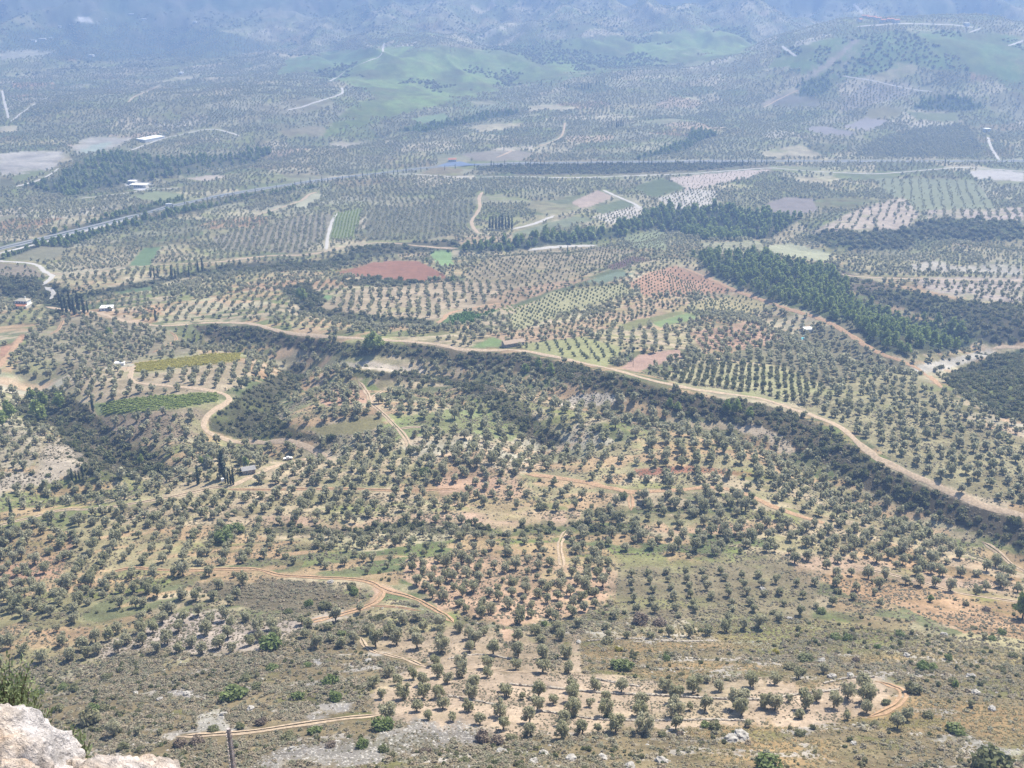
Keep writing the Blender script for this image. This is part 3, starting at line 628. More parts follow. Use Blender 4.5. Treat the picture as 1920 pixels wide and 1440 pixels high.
# ------------------------------------------------------------------ roads and tracks
NOTREE = np.zeros((int(IH), int(IW)), bool)
def mark(pxl, rad):
    for (x, y) in pxl:
        x0, x1, y0, y1 = int(x - rad), int(x + rad) + 1, int(y - rad * .6), int(y + rad * .6) + 1
        if x1 > 0 and y1 > 0 and x0 < IW and y0 < IH: NOTREE[max(0, y0):y1, max(0, x0):x1] = True
def ribbon(name, pts, width, mat, lift=.22, kind='structure', n=10, wj=.34, offs=0.0, smooth=True):
    px = smooth_line(pts, n) if smooth else np.asarray(pts, float)
    w = unproject(px)
    # even spacing along the ground
    L = np.concatenate([[0], np.cumsum(np.hypot(*np.diff(w[:, :2], axis=0).T))])
    step = max(2.0, np.hypot(w[:, 0], w[:, 1]).mean() / 300)
    s = np.linspace(0, L[-1], max(3, int(L[-1] / step)))
    x = np.interp(s, L, w[:, 0]); y = np.interp(s, L, w[:, 1])
    k = np.ones(5) / 5
    if len(x) > 8:
        x[2:-2] = np.convolve(x, k, 'valid'); y[2:-2] = np.convolve(y, k, 'valid')
    tx, ty = np.gradient(x), np.gradient(y); l = np.hypot(tx, ty) + 1e-9; nx, ny = -ty / l, tx / l
    wl = width / 2 * (1 + wj * (vnoise(s / 6, s * 0, 5) - .5) * 2); wr = width / 2 * (1 + wj * (vnoise(s / 6, s * 0, 8) - .5) * 2)
    if wj > .2:
        tp_ = np.clip(np.minimum(s, s[-1] - s) / (width * 1.6), .12, 1); wl = wl * tp_; wr = wr * tp_
    cols = np.array([-1, -.62, -.24, .24, .62, 1.0]); V = []
    for c in cols:
        o = np.where(c < 0, c * wl, c * wr) + offs
        X = x + nx * o; Y = y + ny * o; V.append(np.stack([X, Y, Hxy(X, Y) + lift - (.12 if abs(c) == 1 else 0)], 1))
    V = np.stack(V, 1); m, kcol = V.shape[:2]; idx = np.arange(m * kcol).reshape(m, kcol)
    F = np.stack([idx[:-1, :-1], idx[:-1, 1:], idx[1:, 1:], idx[1:, :-1]], -1)
    if name == 'dirt_track' and width < 3.1: F = F[:, [0, 1, 3, 4]]      # two ruts with grass between
    F = F.reshape(-1, 4)[:, ::-1]
    me = np_mesh(name, V.reshape(-1, 3), F, [mat], smooth=True)
    o = obj(name, me)
    if kind: tag(o, kind=kind)
    qx, qy = project(x, y, Hxy(x, y)); r = np.hypot(np.hypot(x, y), CZ)
    for a, b, rr in zip(qx, qy, r): mark([(a, b)], max(1.5, (width * .5 + 1.2) * FPX / rr))
    return o
MW = [(-30, 474), (60, 452), (150, 431), (230, 411), (330, 385), (400, 370), (480, 356), (600, 338), (700, 326), (780, 317), (870, 310), (1000, 306), (1150, 304), (1400, 302), (1600, 302), (1960, 302)]
ribbon('motorway_median', MW, 2.4, M_MEDIAN, .5, offs=0, wj=0)
ribbon('motorway', MW, 5.6, M_ASPH, .4, offs=4.1, wj=0)
ribbon('motorway', MW, 5.6, M_ASPH, .4, offs=-4.1, wj=0)
TR = [
    ('dirt_road', [(365, 607), (400, 605), (470, 607), (530, 622), (600, 630), (680, 635), (760, 640), (820, 646), (860, 655), (920, 657), (960, 656), (1020, 665), (1090, 680), (1150, 693), (1210, 710), (1290, 728), (1360, 738), (1430, 748), (1480, 765), (1540, 785), (1580, 805), (1620, 840), (1650, 862), (1700, 885), (1740, 903), (1800, 930), (1850, 950), (1945, 975)], 4.0, M_DIRT),
    ('dirt_road', [(85, 575), (115, 580), (180, 586), (230, 601), (300, 611), (365, 607)], 4.6, M_DIRT),
    ('dirt_road', [(-20, 489), (40, 492), (70, 497), (85, 510), (98, 518), (85, 532), (78, 535)], 5.5, M_PALE),
    ('dirt_road', [(84, 538), (104, 552), (90, 563)], 5, M_PALE),
    ('dirt_road', [(88, 512), (130, 515), (200, 508), (260, 500), (330, 495), (400, 492), (500, 480), (570, 478), (620, 470), (650, 462), (720, 455), (800, 463), (860, 466)], 4, M_DIRT),
    ('dirt_track', [(898, 438), (888, 428), (884, 415), (892, 402), (900, 388), (898, 372), (905, 360)], 4.5, M_DIRT),
    ('service_road', [(730, 326), (780, 327), (870, 332), (960, 331), (1080, 333), (1200, 329), (1300, 325), (1440, 315), (1480, 318), (1560, 323), (1640, 326), (1700, 322), (1800, 314), (1860, 317), (1940, 323)], 4.4, M_PALE),
    ('service_road', [(-20, 480), (20, 470), (120, 444), (225, 415), (240, 408)], 5, M_PALE),
    ('far_road', [(720, 80), (718, 92), (716, 103), (690, 115), (650, 132), (637, 142), (618, 152)], 5.4, M_PALE),
    ('far_road', [(641, 164), (640, 176), (610, 186), (560, 202), (535, 207)], 4.8, M_PALE),
    ('far_road', [(1600, 8), (1612, 18), (1616, 26)], 7.2, M_PALE),
    ('far_road', [(1605, 50), (1650, 47), (1700, 44), (1790, 47), (1830, 52)], 7.2, M_PALE),
    ('far_road', [(1465, 86), (1480, 97), (1494, 106)], 6.0, M_PALE),
    ('far_road', [(1816, 62), (1840, 52)], 5.4, M_PALE),
    ('far_road', [(1890, 86), (1925, 74)], 6.0, M_PALE),
    ('far_road', [(1852, 257), (1858, 275), (1868, 292), (1874, 300)], 4.8, M_PALE),
    ('far_road', [(1578, 142), (1640, 152), (1700, 166), (1750, 172)], 3.6, M_PALE),
    ('far_road', [(1430, 202), (1480, 176), (1500, 168)], 4.2, M_DIRT),
    ('far_road', [(930, 296), (945, 290), (960, 282)], 4.8, M_DIRT),
    ('far_road', [(20, 228), (40, 212), (65, 195)], 4.2, M_PALE),
    ('far_road', [(4, 170), (8, 190), (16, 222)], 4.8, M_PALE),
    ('far_road', [(240, 192), (250, 182), (275, 172), (300, 160)], 4.2, M_DIRT),
    ('far_road', [(235, 286), (290, 265), (340, 252), (400, 242), (450, 255)], 4.8, M_PALE),
    ('far_road', [(30, 350), (80, 335), (110, 315)], 4.2, M_PALE),
    ('far_road', [(150, 372), (240, 362), (270, 356), (310, 354), (340, 352)], 3.6, M_PALE),
    ('far_road', [(1010, 275), (1050, 258), (1060, 230)], 3.6, M_DIRT),
    ('dirt_track', [(480, 404), (560, 378), (580, 364), (596, 360)], 4.5, M_DIRT),
    ('dirt_track', [(612, 468), (615, 440), (625, 410), (632, 400)], 4, M_PALE),
    ('dirt_track', [(960, 430), (1000, 420), (1040, 404)], 6, M_PALE),
    ('dirt_track', [(990, 470), (1040, 463), (1120, 460)], 5, M_PALE),
    ('dirt_track', [(1130, 356), (1165, 372), (1194, 384), (1198, 392)], 5, M_PALE),
    ('dirt_track', [(1560, 512), (1600, 518), (1680, 522), (1800, 525), (1930, 527)], 4.5, M_DIRT),
    ('dirt_track', [(815, 610), (830, 600), (850, 585), (940, 568)], 4, M_ODIRT),
    ('dirt_track', [(1280, 503), (1320, 518), (1380, 545), (1450, 570), (1560, 608), (1640, 658), (1720, 690), (1770, 730)], 4, M_ODIRT),
    ('dirt_track', [(1860, 655), (1880, 650), (1930, 652)], 4, M_DIRT),
    ('dirt_track', [(262, 680), (250, 690), (248, 715), (300, 722), (365, 728), (405, 735), (432, 744), (426, 755), (402, 768), (386, 785), (382, 805), (402, 815), (440, 828), (500, 830), (545, 828), (590, 845), (622, 864)], 3.4, M_DIRT),
    ('dirt_track', [(425, 915), (450, 905), (480, 890), (520, 873), (560, 863), (590, 859)], 3.2, M_DIRT),
    ('dirt_track', [(672, 715), (690, 740), (694, 755), (718, 775), (740, 797), (760, 820), (766, 838), (760, 845)], 2.8, M_DIRT),
    ('dirt_track', [(720, 732), (702, 742), (695, 755)], 3, M_DIRT),
    ('dirt_track', [(743, 806), (770, 801), (830, 804)], 2.6, M_DIRT),
    ('dirt_track', [(985, 890), (1055, 897), (1100, 905), (1150, 916), (1190, 923), (1280, 918), (1340, 914), (1400, 926), (1440, 946), (1500, 968), (1560, 985)], 3.3, M_ODIRT),
    ('dirt_track', [(1183, 925), (1182, 940), (1183, 958)], 3, M_ODIRT),
    ('dirt_track', [(1066, 992), (1052, 1010), (1050, 1035), (1056, 1065)], 2.6, M_DIRT),
    ('dirt_track', [(200, 1075), (250, 1065), (340, 1070), (470, 1066), (520, 1078), (600, 1083), (680, 1087), (712, 1100), (724, 1110), (762, 1116), (800, 1134), (832, 1152), (850, 1168)], 2.6, M_ODIRT),
    ('dirt_track', [(716, 1104), (716, 1118), (700, 1130), (690, 1138), (640, 1152), (560, 1172)], 3.0, M_ODIRT),
    ('dirt_track', [(694, 1136), (740, 1138), (790, 1146)], 1.6, M_ODIRT),
    ('dirt_track', [(676, 1195), (684, 1212), (700, 1222), (745, 1232), (785, 1244), (812, 1254), (900, 1254), (990, 1262)], 1.9, M_DIRT),
    ('dirt_track', [(330, 1382), (450, 1374), (540, 1362), (620, 1350), (720, 1340)], 3.0, M_DIRT),
    ('dirt_track', [(1640, 1278), (1672, 1284), (1694, 1298), (1690, 1316), (1664, 1332), (1630, 1345)], 2.8, M_ODIRT),
    ('dirt_track', [(1600, 1062), (1700, 1084), (1790, 1110), (1870, 1123), (1945, 1134)], 2.6, M_DIRT),
    ('dirt_track', [(1840, 1015), (1870, 1035), (1900, 1060), (1940, 1080)], 2.6, M_DIRT),
    ('dirt_track', [(-20, 990), (60, 970), (120, 955), (170, 955), (250, 944), (330, 930), (410, 912), (425, 915)], 2.8, M_DIRT),
    ('dirt_track', [(425, 918), (520, 918), (640, 916), (760, 920), (860, 916)], 2.4, M_ODIRT),
    ('dirt_track', [(-10, 695), (20, 660), (38, 632)], 4.5, M_ODIRT),
    ('dirt_track', [(118, 600), (112, 615), (100, 625), (88, 628)], 3, M_ODIRT),
    ('dirt_track', [(318, 622), (332, 632), (325, 642), (285, 662)], 2.6, M_ODIRT),
]
for nm, pts, w, m in TR: ribbon(nm, pts, w, m)
for z in ZONES:
    if z['name'] == 'vines' and z['poly'][:, 0].max() < 500:
        e = np.vstack([z['poly'], z['poly'][:1]])
        for (x0, y0), (x1, y1) in zip(e[:-1], e[1:]):
            for t in np.linspace(0, 1, 40): mark([(x0 + (x1 - x0) * t, y0 + (y1 - y0) * t + 4)], 7)
# rest-area forecourt beside the motorway
fc = unproject([(818, 312), (838, 306), (862, 303), (880, 307), (905, 309), (860, 312)])
fm = MB(); fm.add(fc + [0, 0, .55], [tuple(range(6))]); tag(fm.build('forecourt', M_DASPH), kind='structure'); mark([(850, 308)], 30)

# ------------------------------------------------------------------ vegetation prototypes (unit crown diameter, base at z = 0)
def leaf_cloud(n, blobs, leaf, seed, up=.15, elong=1.8, shell=.38, align=.55):
    g = np.random.default_rng(seed); B = np.array(blobs, float)
    w = (B[:, 3] * B[:, 4] * B[:, 5]) ** .667; k = g.choice(len(B), n, p=w / w.sum())
    v = g.normal(size=(n, 3)); v /= np.linalg.norm(v, axis=1)[:, None]
    r = g.random(n) ** shell
    c = B[k, :3] + v * r[:, None] * B[k, 3:6]
    nn = v * align + g.normal(size=(n, 3)) * .6 + [0, 0, up]; nn /= np.linalg.norm(nn, axis=1)[:, None]
    t = np.cross(nn, g.normal(size=(n, 3))); t /= np.linalg.norm(t, axis=1)[:, None]; b = np.cross(nn, t)
    s = (leaf * (.6 + .8 * g.random(n)))[:, None]
    V = np.stack([c - t * s * elong / 2, c + b * s / 2, c + t * s * elong / 2, c - b * s / 2], 1).reshape(-1, 3)
    F = np.arange(4 * n).reshape(-1, 4)
    return V, F, .72 + .56 * g.random(n)
def crown_mesh(name, mat, n, blobs, leaf, seed, **k):
    V, F, t = leaf_cloud(n, blobs, leaf, seed, **k)
    return np_mesh(name, V, F, [mat], attrs={'tint': ('FLOAT', 'FACE', t.astype(np.float32))})
def merged(name, mat, n, blobs, leaf, seed, trunk=None, bark=None, **k):
    V, F, t = leaf_cloud(n, blobs, leaf, seed, **k)
    if trunk is None: return np_mesh(name, V, F, [mat], attrs={'tint': ('FLOAT', 'FACE', t.astype(np.float32))})
    tv = np.concatenate(trunk.v); tq = np.array([f for f in trunk.f if len(f) == 4]) + len(V)
    return np_mesh(name, np.concatenate([V, tv]), [F, tq], [mat, bark], np.concatenate([np.zeros(len(F)), np.ones(len(tq))]),
                   attrs={'tint': ('FLOAT', 'FACE', np.concatenate([t, np.ones(len(tq))]).astype(np.float32))})
def olive_blobs(seed):
    g = random.Random(seed * 7 + 1); k = g.uniform(.33, .43); zt = g.uniform(.42, .58); out = [(g.uniform(-.06, .06), g.uniform(-.06, .06), zt, k, k * g.uniform(.75, 1), g.uniform(.22, .36))]
    n = g.randint(5, 9); ph = g.uniform(0, 6.28)
    for i in range(n):
        a = ph + i * 6.28 / n + g.uniform(-.5, .5); rr = g.uniform(.14, .31); z = g.uniform(.26, .78)
        out.append((math.cos(a) * rr, math.sin(a) * rr, z, g.uniform(.10, .23), g.uniform(.10, .23), g.uniform(.10, .24)))
    return out
def olive_trunk(seed, n=6):
    g = random.Random(seed); m = MB(); top = (g.uniform(-.03, .03), g.uniform(-.03, .03), .16)
    m.bar((0, 0, -.06), top, .060, n, .042)
    for i in range(3):
        a = i * 2.1 + g.uniform(-.4, .4); m.bar(top, (math.cos(a) * .2, math.sin(a) * .2, .58), .036, max(4, n - 2), .014)
    return m
def pine_blobs(seed, slim=1.0):
    g = random.Random(seed); out = [(0, 0, .62, .36 * slim, .36 * slim, .36)]
    for i in range(10):
        t = i / 9; z = .32 + .78 * t; r = (.30 - .12 * t ** 1.5) * slim; a = g.uniform(0, 6.28); o = .24 * (1 - t * .65)
        out.append((math.cos(a) * o, math.sin(a) * o, z, r * g.uniform(.6, .95), r * g.uniform(.6, .95), .15))
    return out
def cyp_blobs(seed):
    g = random.Random(seed); out = []
    for i in range(12):
        t = i / 11; z = .35 + 5.0 * t; r = .46 * (1 - t) ** .55 * (.55 + .45 * min(1, t * 6)) + .04
        out.append((g.uniform(-.07, .07), g.uniform(-.07, .07), z, r, r, .36))
    return out
def bush_blobs(seed, h=.55):
    g = random.Random(seed); out = [(0, 0, h * .42, .38, .38, h * .5)]
    for i in range(6):
        a = g.uniform(0, 6.28); rr = g.uniform(.15, .34); out.append((math.cos(a) * rr, math.sin(a) * rr, h * g.uniform(.25, .6), g.uniform(.12, .22), g.uniform(.12, .22), h * g.uniform(.28, .45)))
    return out
def vine_blobs(seed): return [(0, 0, .35, .5, .5, .30), (.1, .1, .5, .25, .3, .2), (-.15, 0, .5, .25, .25, .2)]
def straight_trunk(h, r, n=6):
    m = MB(); m.bar((0, 0, -.08), (0, 0, h), r, n, r * .35); return m

PROTO = {}
def hidden(name, me): return bpy.data.objects.new(name, me)      # template, never linked to the scene
NEAR_OLIVE = [(crown_mesh('crown', M_OLIVE, 950, olive_blobs(s), .062, s), ) for s in range(12)]
NEAR_TRUNK = []
for s in range(12):
    t = olive_trunk(s); me = bpy.data.meshes.new('trunk'); me.from_pydata([tuple(map(float, v)) for a in t.v for v in a], [], t.f); me.materials.append(M_BARK); NEAR_TRUNK.append(me)
PROTO['olive'] = ([hidden('t', merged('olive_near', M_OLIVE, 520, olive_blobs(s), .085, s, olive_trunk(s), M_BARK)) for s in range(20, 28)],
                  [hidden('t', merged('olive_mid', M_OLIVE, 170, olive_blobs(s), .15, s, olive_trunk(s, 4), M_BARK)) for s in range(30, 37)],
                  [hidden('t', merged('olive_far', M_OLIVE, 64, olive_blobs(s), .25, s, elong=1.3)) for s in range(40, 45)])
def lods(mat, fb, a, b, c, la, lb, lc, trunk=None, s0=50, **k):
    mk = lambda n, l, s: hidden('t', merged('plant', mat, n, fb(s), l, s, trunk, M_BARK if trunk else None, **k))
    return ([mk(a, la, s0 + i) for i in range(4)], [mk(b, lb, s0 + 10 + i) for i in range(4)], [mk(c, lc, s0 + 20 + i) for i in range(3)])
PROTO['pine'] = lods(M_PINE, pine_blobs, 500, 260, 110, .10, .15, .24, straight_trunk(.9, .05))
PROTO['scrub'] = lods(M_SCRUB, bush_blobs, 300, 150, 60, .11, .17, .27)
PROTO['maquis'] = lods(M_MAQ, lambda s: bush_blobs(s, .6), 95, 55, 26, .145, .19, .3, up=.8)
PROTO['dry_grass'] = lods(M_GRASS, lambda s: bush_blobs(s, .4), 50, 36, 24, .17, .22, .3, up=.5)
PROTO['vine'] = lods(M_VINE, vine_blobs, 60, 36, 24, .2, .27, .34, up=1.0)
PROTO['vine_gold'] = lods(M_VGOLD, vine_blobs, 60, 36, 24, .2, .27, .34, up=1.0)
PROTO['orchard'] = lods(M_ORCH, lambda s: bush_blobs(s, .9), 260, 130, 60, .11, .17, .27)
PROTO['orchard2'] = lods(M_SCRUB, lambda s: bush_blobs(s, .85), 260, 130, 60, .11, .17, .27)
PROTO['young'] = lods(M_YOUNG, lambda s: bush_blobs(s, 1.0), 200, 90, 40, .13, .19, .3)

# ------------------------------------------------------------------ planting
PL = {k: [] for k in PROTO}      # kind -> list of (x, y, dia) arrays
def free(x, y, z):
    px, py = project(x, y, z); ix, iy = px.astype(int), py.astype(int)
    ins = (ix >= 0) & (iy >= 0) & (ix < IW) & (iy < IH)
    return ~(ins & NOTREE[np.clip(iy, 0, int(IH) - 1), np.clip(ix, 0, int(IW) - 1)]), px, py
def grid_points(cx, cy_, ext, sp, sy, ang, jit):
    n1 = int(ext / sp) + 1; n2 = int(ext / sy) + 1
    u, v = np.meshgrid(np.arange(-n1, n1 + 1) * sp, np.arange(-n2, n2 + 1) * sy)
    u = u.ravel() + rng.normal(size=u.size) * jit * sp; v = v.ravel() + rng.normal(size=v.size) * jit * sy
    c, s = math.cos(R(ang)), math.sin(R(ang))
    return cx + u * c - v * s, cy_ + u * s + v * c
for i, z in enumerate(ZONES):
    t = z['trees']
    if not t: continue
    w = unproject(z['poly'])
    c = (w[:, :2].min(0) + w[:, :2].max(0)) / 2; ext = np.hypot(*(w[:, :2].max(0) - w[:, :2].min(0))) / 2 + 5
    if ext > 1200: ext = 1200
    ang = t['ang'] if t['ang'] is not None else (i * 37) % 90
    x, y = grid_points(c[0], c[1], ext, t['sp'], t['sy'], ang, t['jit'])
    k = (y > 50) & (np.hypot(x, y) < 4200); x, y = x[k], y[k]
    if not len(x): continue
    zz = Hxy(x, y); lab = label_at(x, y, zz, jitter=t['kind'] in ('scrub', 'pine', 'maquis'))
    ok, _, _ = free(x, y, zz)
    if t['kind'] in ('vine', 'vine_gold'): ok[:] = True
    k = (lab == i + 1) & ok & (rng.random(len(x)) > t['miss'])
    if z['name'] == 'hills': k &= (spur_noise(x, y) + .5 * (fbm(x / 60, y / 60, 3, 77) - .5) < (.66 if x.mean() < 700 else .80))
    x, y = x[k], y[k]
    dia = t['dia'] * (1.03 if t['kind'] == 'olive' else 1) * np.clip(1 + t['sj'] * rng.normal(size=len(x)), .5, 1.7)
    PL[t['kind']].append(np.stack([x, y, dia], 1))
# holdings of the default patchwork
cells = {}
sx, sy_ = np.meshgrid(np.arange(-2300, 2301, 26.0), np.arange(200, 3950, 22.0)); sx, sy_ = sx.ravel(), sy_.ravel()
k = (np.abs(np.degrees(np.arctan2(sx, sy_))) < 34) & (np.hypot(sx, sy_) < 3900) & (np.hypot(sx, sy_) > 300); sx, sy_ = sx[k], sy_[k]
ci, cj = cell_of(sx, sy_)
for a, b, x, y in zip(ci, cj, sx, sy_): cells.setdefault((a, b), []).append((x, y))
cand = []
for (a, b), ps in cells.items():
    ps = np.array(ps); c = ps.mean(0); ext = max(45, np.abs(ps - c).max() + 26)
    p = {k: float(v[0]) for k, v in cell_params(np.array([a]), np.array([b]), None).items()}
    if p['empty']: continue
    far = ss(1800, 3300, np.hypot(*c)); fj = ss(900, 1900, np.hypot(*c)); sp = p['sp'] * (1 + .35 * far)
    x, y = grid_points(c[0], c[1], ext * 1.42, sp, (p['sy'] or p['sp'] * .86) * (1 + .35 * far), p['ang'] * (1 + 1.6 * fj) - math.degrees(math.atan2(c[0], c[1])), .055 + .13 * fj)
    m = rng.random(len(x)) > p['miss']; x, y = x[m], y[m]
    i2, j2 = cell_of(x, y); m = (i2 == a) & (j2 == b); x, y = x[m], y[m]
    if len(x): cand.append(np.stack([x, y, p['dia'] * np.clip(1 + .2 * rng.normal(size=len(x)), .55, 1.6)], 1))
cand = np.concatenate(cand)
zz = Hxy(cand[:, 0], cand[:, 1]); ok, px, py = free(cand[:, 0], cand[:, 1], zz)
lab = label_at(cand[:, 0], cand[:, 1], zz)
inf = (px > 0) & (px < IW) & (py > 0) & (py < IH)
d = np.hypot(cand[:, 0], cand[:, 1])
m = ok & (lab == 0) & (d > 300) & (~inf | (py < 1085) | ((px < 340) & (py < 1165)) | ((px > 1560) & (py < 1105))) & (d < 3900 - 700 * rng.random(len(d)) ** 2)
PL['olive'].append(cand[m])
# scattered trees and scrub on the mountain foot
n = 15000
a = rng.uniform(-.5, .5, n); d = rng.uniform(3250, 5000, n); x, y = d * np.sin(a), d * np.cos(a); zz = Hxy(x, y); ok, _, _ = free(x, y, zz); lab = label_at(x, y, zz)
m = ok & (lab == 0) & (fbm(x / 130, y / 210, 4, 171) > .50)
PL['scrub'].append(np.stack([x[m], y[m], rng.uniform(4, 9, m.sum())], 1))
# undergrowth bushes between the olives of the foothill
n = 5200
a = rng.uniform(-.58, .58, n); d = rng.uniform(300, 760, n); x, y = d * np.sin(a), d * np.cos(a); zz = Hxy(x, y)
ok, _, _ = free(x, y, zz); lab = label_at(x, y, zz); m = ok & (lab == 0) & (fbm(x / 40, y / 25, 3, 133) > .52)
PL['scrub'].append(np.stack([x[m], y[m], rng.uniform(.9, 2.4, m.sum())], 1))
# low grey-brown maquis tufts on the near slope
n = 130000
a = rng.uniform(-.62, .62, n); d = np.sqrt(rng.uniform(150 ** 2, 352 ** 2, n)); x, y = d * np.sin(a), d * np.cos(a); zz = Hxy(x, y)
ok, px, py = free(x, y, zz); lab = label_at(x, y, zz)
den = ss(.34, .60, fbm(x / 16, y / 8, 3, 141)) * .75 + .22
gold = ss(-10, 50, x) * (.45 + .55 * ss(.42, .56, fbm(x / 34 + 3, y / 13, 4, 106)))
dg = ok & (lab == 0) & (rng.random(n) < gold * .55)
PL['dry_grass'].append(np.stack([x[dg], y[dg], .5 + .8 * rng.random(dg.sum())], 1))
m = ok & (lab == 0) & ~dg & (rng.random(n) < den * (1 - .9 * gold))
PL['maquis'].append(np.stack([x[m], y[m], .45 + 2.0 * rng.random(m.sum()) ** 2.6], 1))
m2 = ok & (lab > 0) & np.isin(lab, [i + 1 for i, z in enumerate(ZONES) if z['name'] in ('terrace', 'grovesoil', 'paleground', 'rowgrove', 'scree')]) & (rng.random(n) < .05 + .6 * ss(.46, .62, fbm(x / 13, y / 7, 3, 145)))
PL['maquis'].append(np.stack([x[m2], y[m2], .4 + .5 * rng.random(m2.sum())], 1))

n = 9000
a = rng.uniform(-.62, .62, n); d = np.sqrt(rng.uniform(180 ** 2, 352 ** 2, n)); x, y = d * np.sin(a), d * np.cos(a); zz = Hxy(x, y)
ok, px, py = free(x, y, zz); lab = label_at(x, y, zz); m = ok & (lab == 0) & (rng.random(n) < ss(.42, .62, fbm(x / 22, y / 12, 3, 147)) * (.8 - .6 * ss(0, 60, x)))
PL['scrub'].append(np.stack([x[m], y[m], .7 + 1.5 * rng.random(m.sum()) ** 2], 1))
n = 150000
a = rng.uniform(-.6, .6, n); d = np.sqrt(rng.uniform(330 ** 2, 640 ** 2, n)); x, y = d * np.sin(a), d * np.cos(a); zz = Hxy(x, y)
ok, px, py = free(x, y, zz); lab = label_at(x, y, zz); own_t = np.array([False] + [bool(z['own']) for z in ZONES])
m = ok & ~own_t[lab] & (rng.random(n) < (.10 + ss(.38, .60, fbm(x / 19, y / 8, 3, 143)) * .75))
PL['maquis'].append(np.stack([x[m], y[m], .5 + 1.1 * rng.random(m.sum()) ** 2], 1))
# nearest olive trees read off the photograph one by one: (zoom tile origin, [(x, y, width) in quarter pixels])
HAND = [
    ((480, 1080), "780,240,80 600,300,110 400,350,90 345,335,70 540,370,80 370,420,90 150,430,100 120,360,100 560,460,80 640,505,90 735,465,85 455,505,100 845,400,100 900,480,120 1000,410,110 1055,465,120 1095,320,90 1210,300,80 1255,375,80 1380,340,110 1390,410,90 1210,490,120 1190,430,100 1390,510,130 1525,380,90 1600,430,90 1600,530,90 1640,480,120 1710,410,90 1780,540,120 1345,630,90 1365,710,110 1545,630,120 1545,710,110 1735,650,100 1735,720,90 1435,765,90 995,720,90 1180,730,90 1250,775,100 1065,775,90 880,790,100 1640,800,110 1620,870,110 940,885,80 1260,870,110 1370,870,100 1110,870,120 1205,970,100 1400,945,110 1595,970,100 990,1030,140 1295,1040,80 1475,1055,80 1680,1070,100 1830,1000,130 1855,1110,100 1860,830,80 1880,860,100 20,370,90 30,450,90"),
    ((960, 1080), "45,450,100 180,400,100 330,380,90 215,470,80 365,440,90 45,560,110 235,570,110 410,570,100 230,670,120 425,690,90 30,660,90 500,350,80 700,370,80 725,430,60 770,290,70 860,440,60 1040,440,70 1180,420,80 1325,415,90 1465,405,80 1605,380,90 1740,370,80 1855,350,100 895,40,60 900,105,50 915,165,60 935,245,70 1035,30,60 1055,100,60 1050,180,70 1070,245,70 1170,20,50 1195,75,60 1205,150,70 1220,230,60 1250,285,60 1310,20,60 1325,75,60 1340,135,60 1355,200,60 1375,245,60 1445,10,60 1460,75,70 1495,140,70 1615,60,60 1625,125,60 1645,185,60 1650,235,60 1620,310,80 1735,55,70 1760,115,60 1780,190,70 1810,240,60 1870,45,70 1890,125,60 200,860,120 80,900,60 190,960,110 310,920,90 130,1050,120 135,1160,110 450,820,110 455,890,120 460,985,140 390,1070,120 375,1165,130 525,1140,110 585,950,70 620,815,100 705,900,90 705,1000,120 645,1140,70 780,1115,130 820,825,110 970,930,120 965,1000,120 995,1115,150 1150,815,110 1220,900,130 1220,990,150 1230,1110,100 1355,820,140 1335,980,60 1450,960,110 1550,820,90 1465,770,60 1690,930,170 1720,990,130 1790,780,110 1890,940,110 1770,1100,70 895,-20,60 1020,-30,60 1160,-40,60 1300,-40,60 1430,-50,60 1560,-40,60 1600,5,60 1720,-10,60 1850,-20,70"),
    ((1440, 1080), "50,770,100 230,730,100 415,700,80 50,950,130 155,920,60 230,1030,80 280,940,130 365,900,90 495,940,110 600,870,120 715,800,130 740,890,140 740,980,100 210,50,60 90,110,70 80,310,70 240,260,70 60,30,60 260,140,60 350,40,70 480,190,60 120,200,50 360,220,50 510,50,60 640,150,60 800,125,60 840,205,60 660,80,70 1140,40,80 1250,50,70 1370,80,80 1560,110,70 1040,1040,90 590,1050,70 970,1100,100 1520,960,50 1390,790,60 1520,430,40 1620,460,50 1080,420,40"),
    ((0, 1080), "125,200,140 300,110,130 440,145,110 130,40,80 320,610,90 170,550,90 80,490,100 470,480,90 620,510,110 530,590,90 650,580,80 740,540,90 890,540,90 820,450,80 720,460,90 880,390,90 950,460,100 1060,380,100 1150,390,80 1070,480,90 1180,540,80 1255,465,100 1220,310,100 1290,240,80 1340,380,90 1375,310,80 1340,540,80 1490,260,90 1550,390,110 1580,330,90 1440,490,80 1520,550,80 1710,420,100 1690,290,90 1650,490,110 1740,540,80 1730,350,80 1850,310,80 1880,480,90 1600,140,80 1640,60,90 1470,140,100 1370,130,90 1180,120,90 1010,80,90 1130,40,80 1820,30,90 1730,180,80 1780,130,80 860,1150,110 1030,1170,60 1020,200,80 900,200,80 780,60,80 640,30,80 1080,200,70 510,50,90 30,70,80 700,130,60 560,320,70 430,390,60 300,400,50 1200,1170,60"),
]
hx = []
for (ox, oy), txt in HAND:
    for s in txt.split():
        u, v, w = map(float, s.split(',')); hx.append((ox + u / 4, oy + (v + w * .42) / 4, w / 4))
hx = np.array(hx); hw = unproject(hx[:, :2]); hr = np.sqrt(hw[:, 0] ** 2 + hw[:, 1] ** 2 + (hw[:, 2] - CZ) ** 2)
hand = np.stack([hw[:, 0], hw[:, 1], np.clip(hx[:, 2] * hr / FPX * 1.12, 1.8, 7.4)], 1)

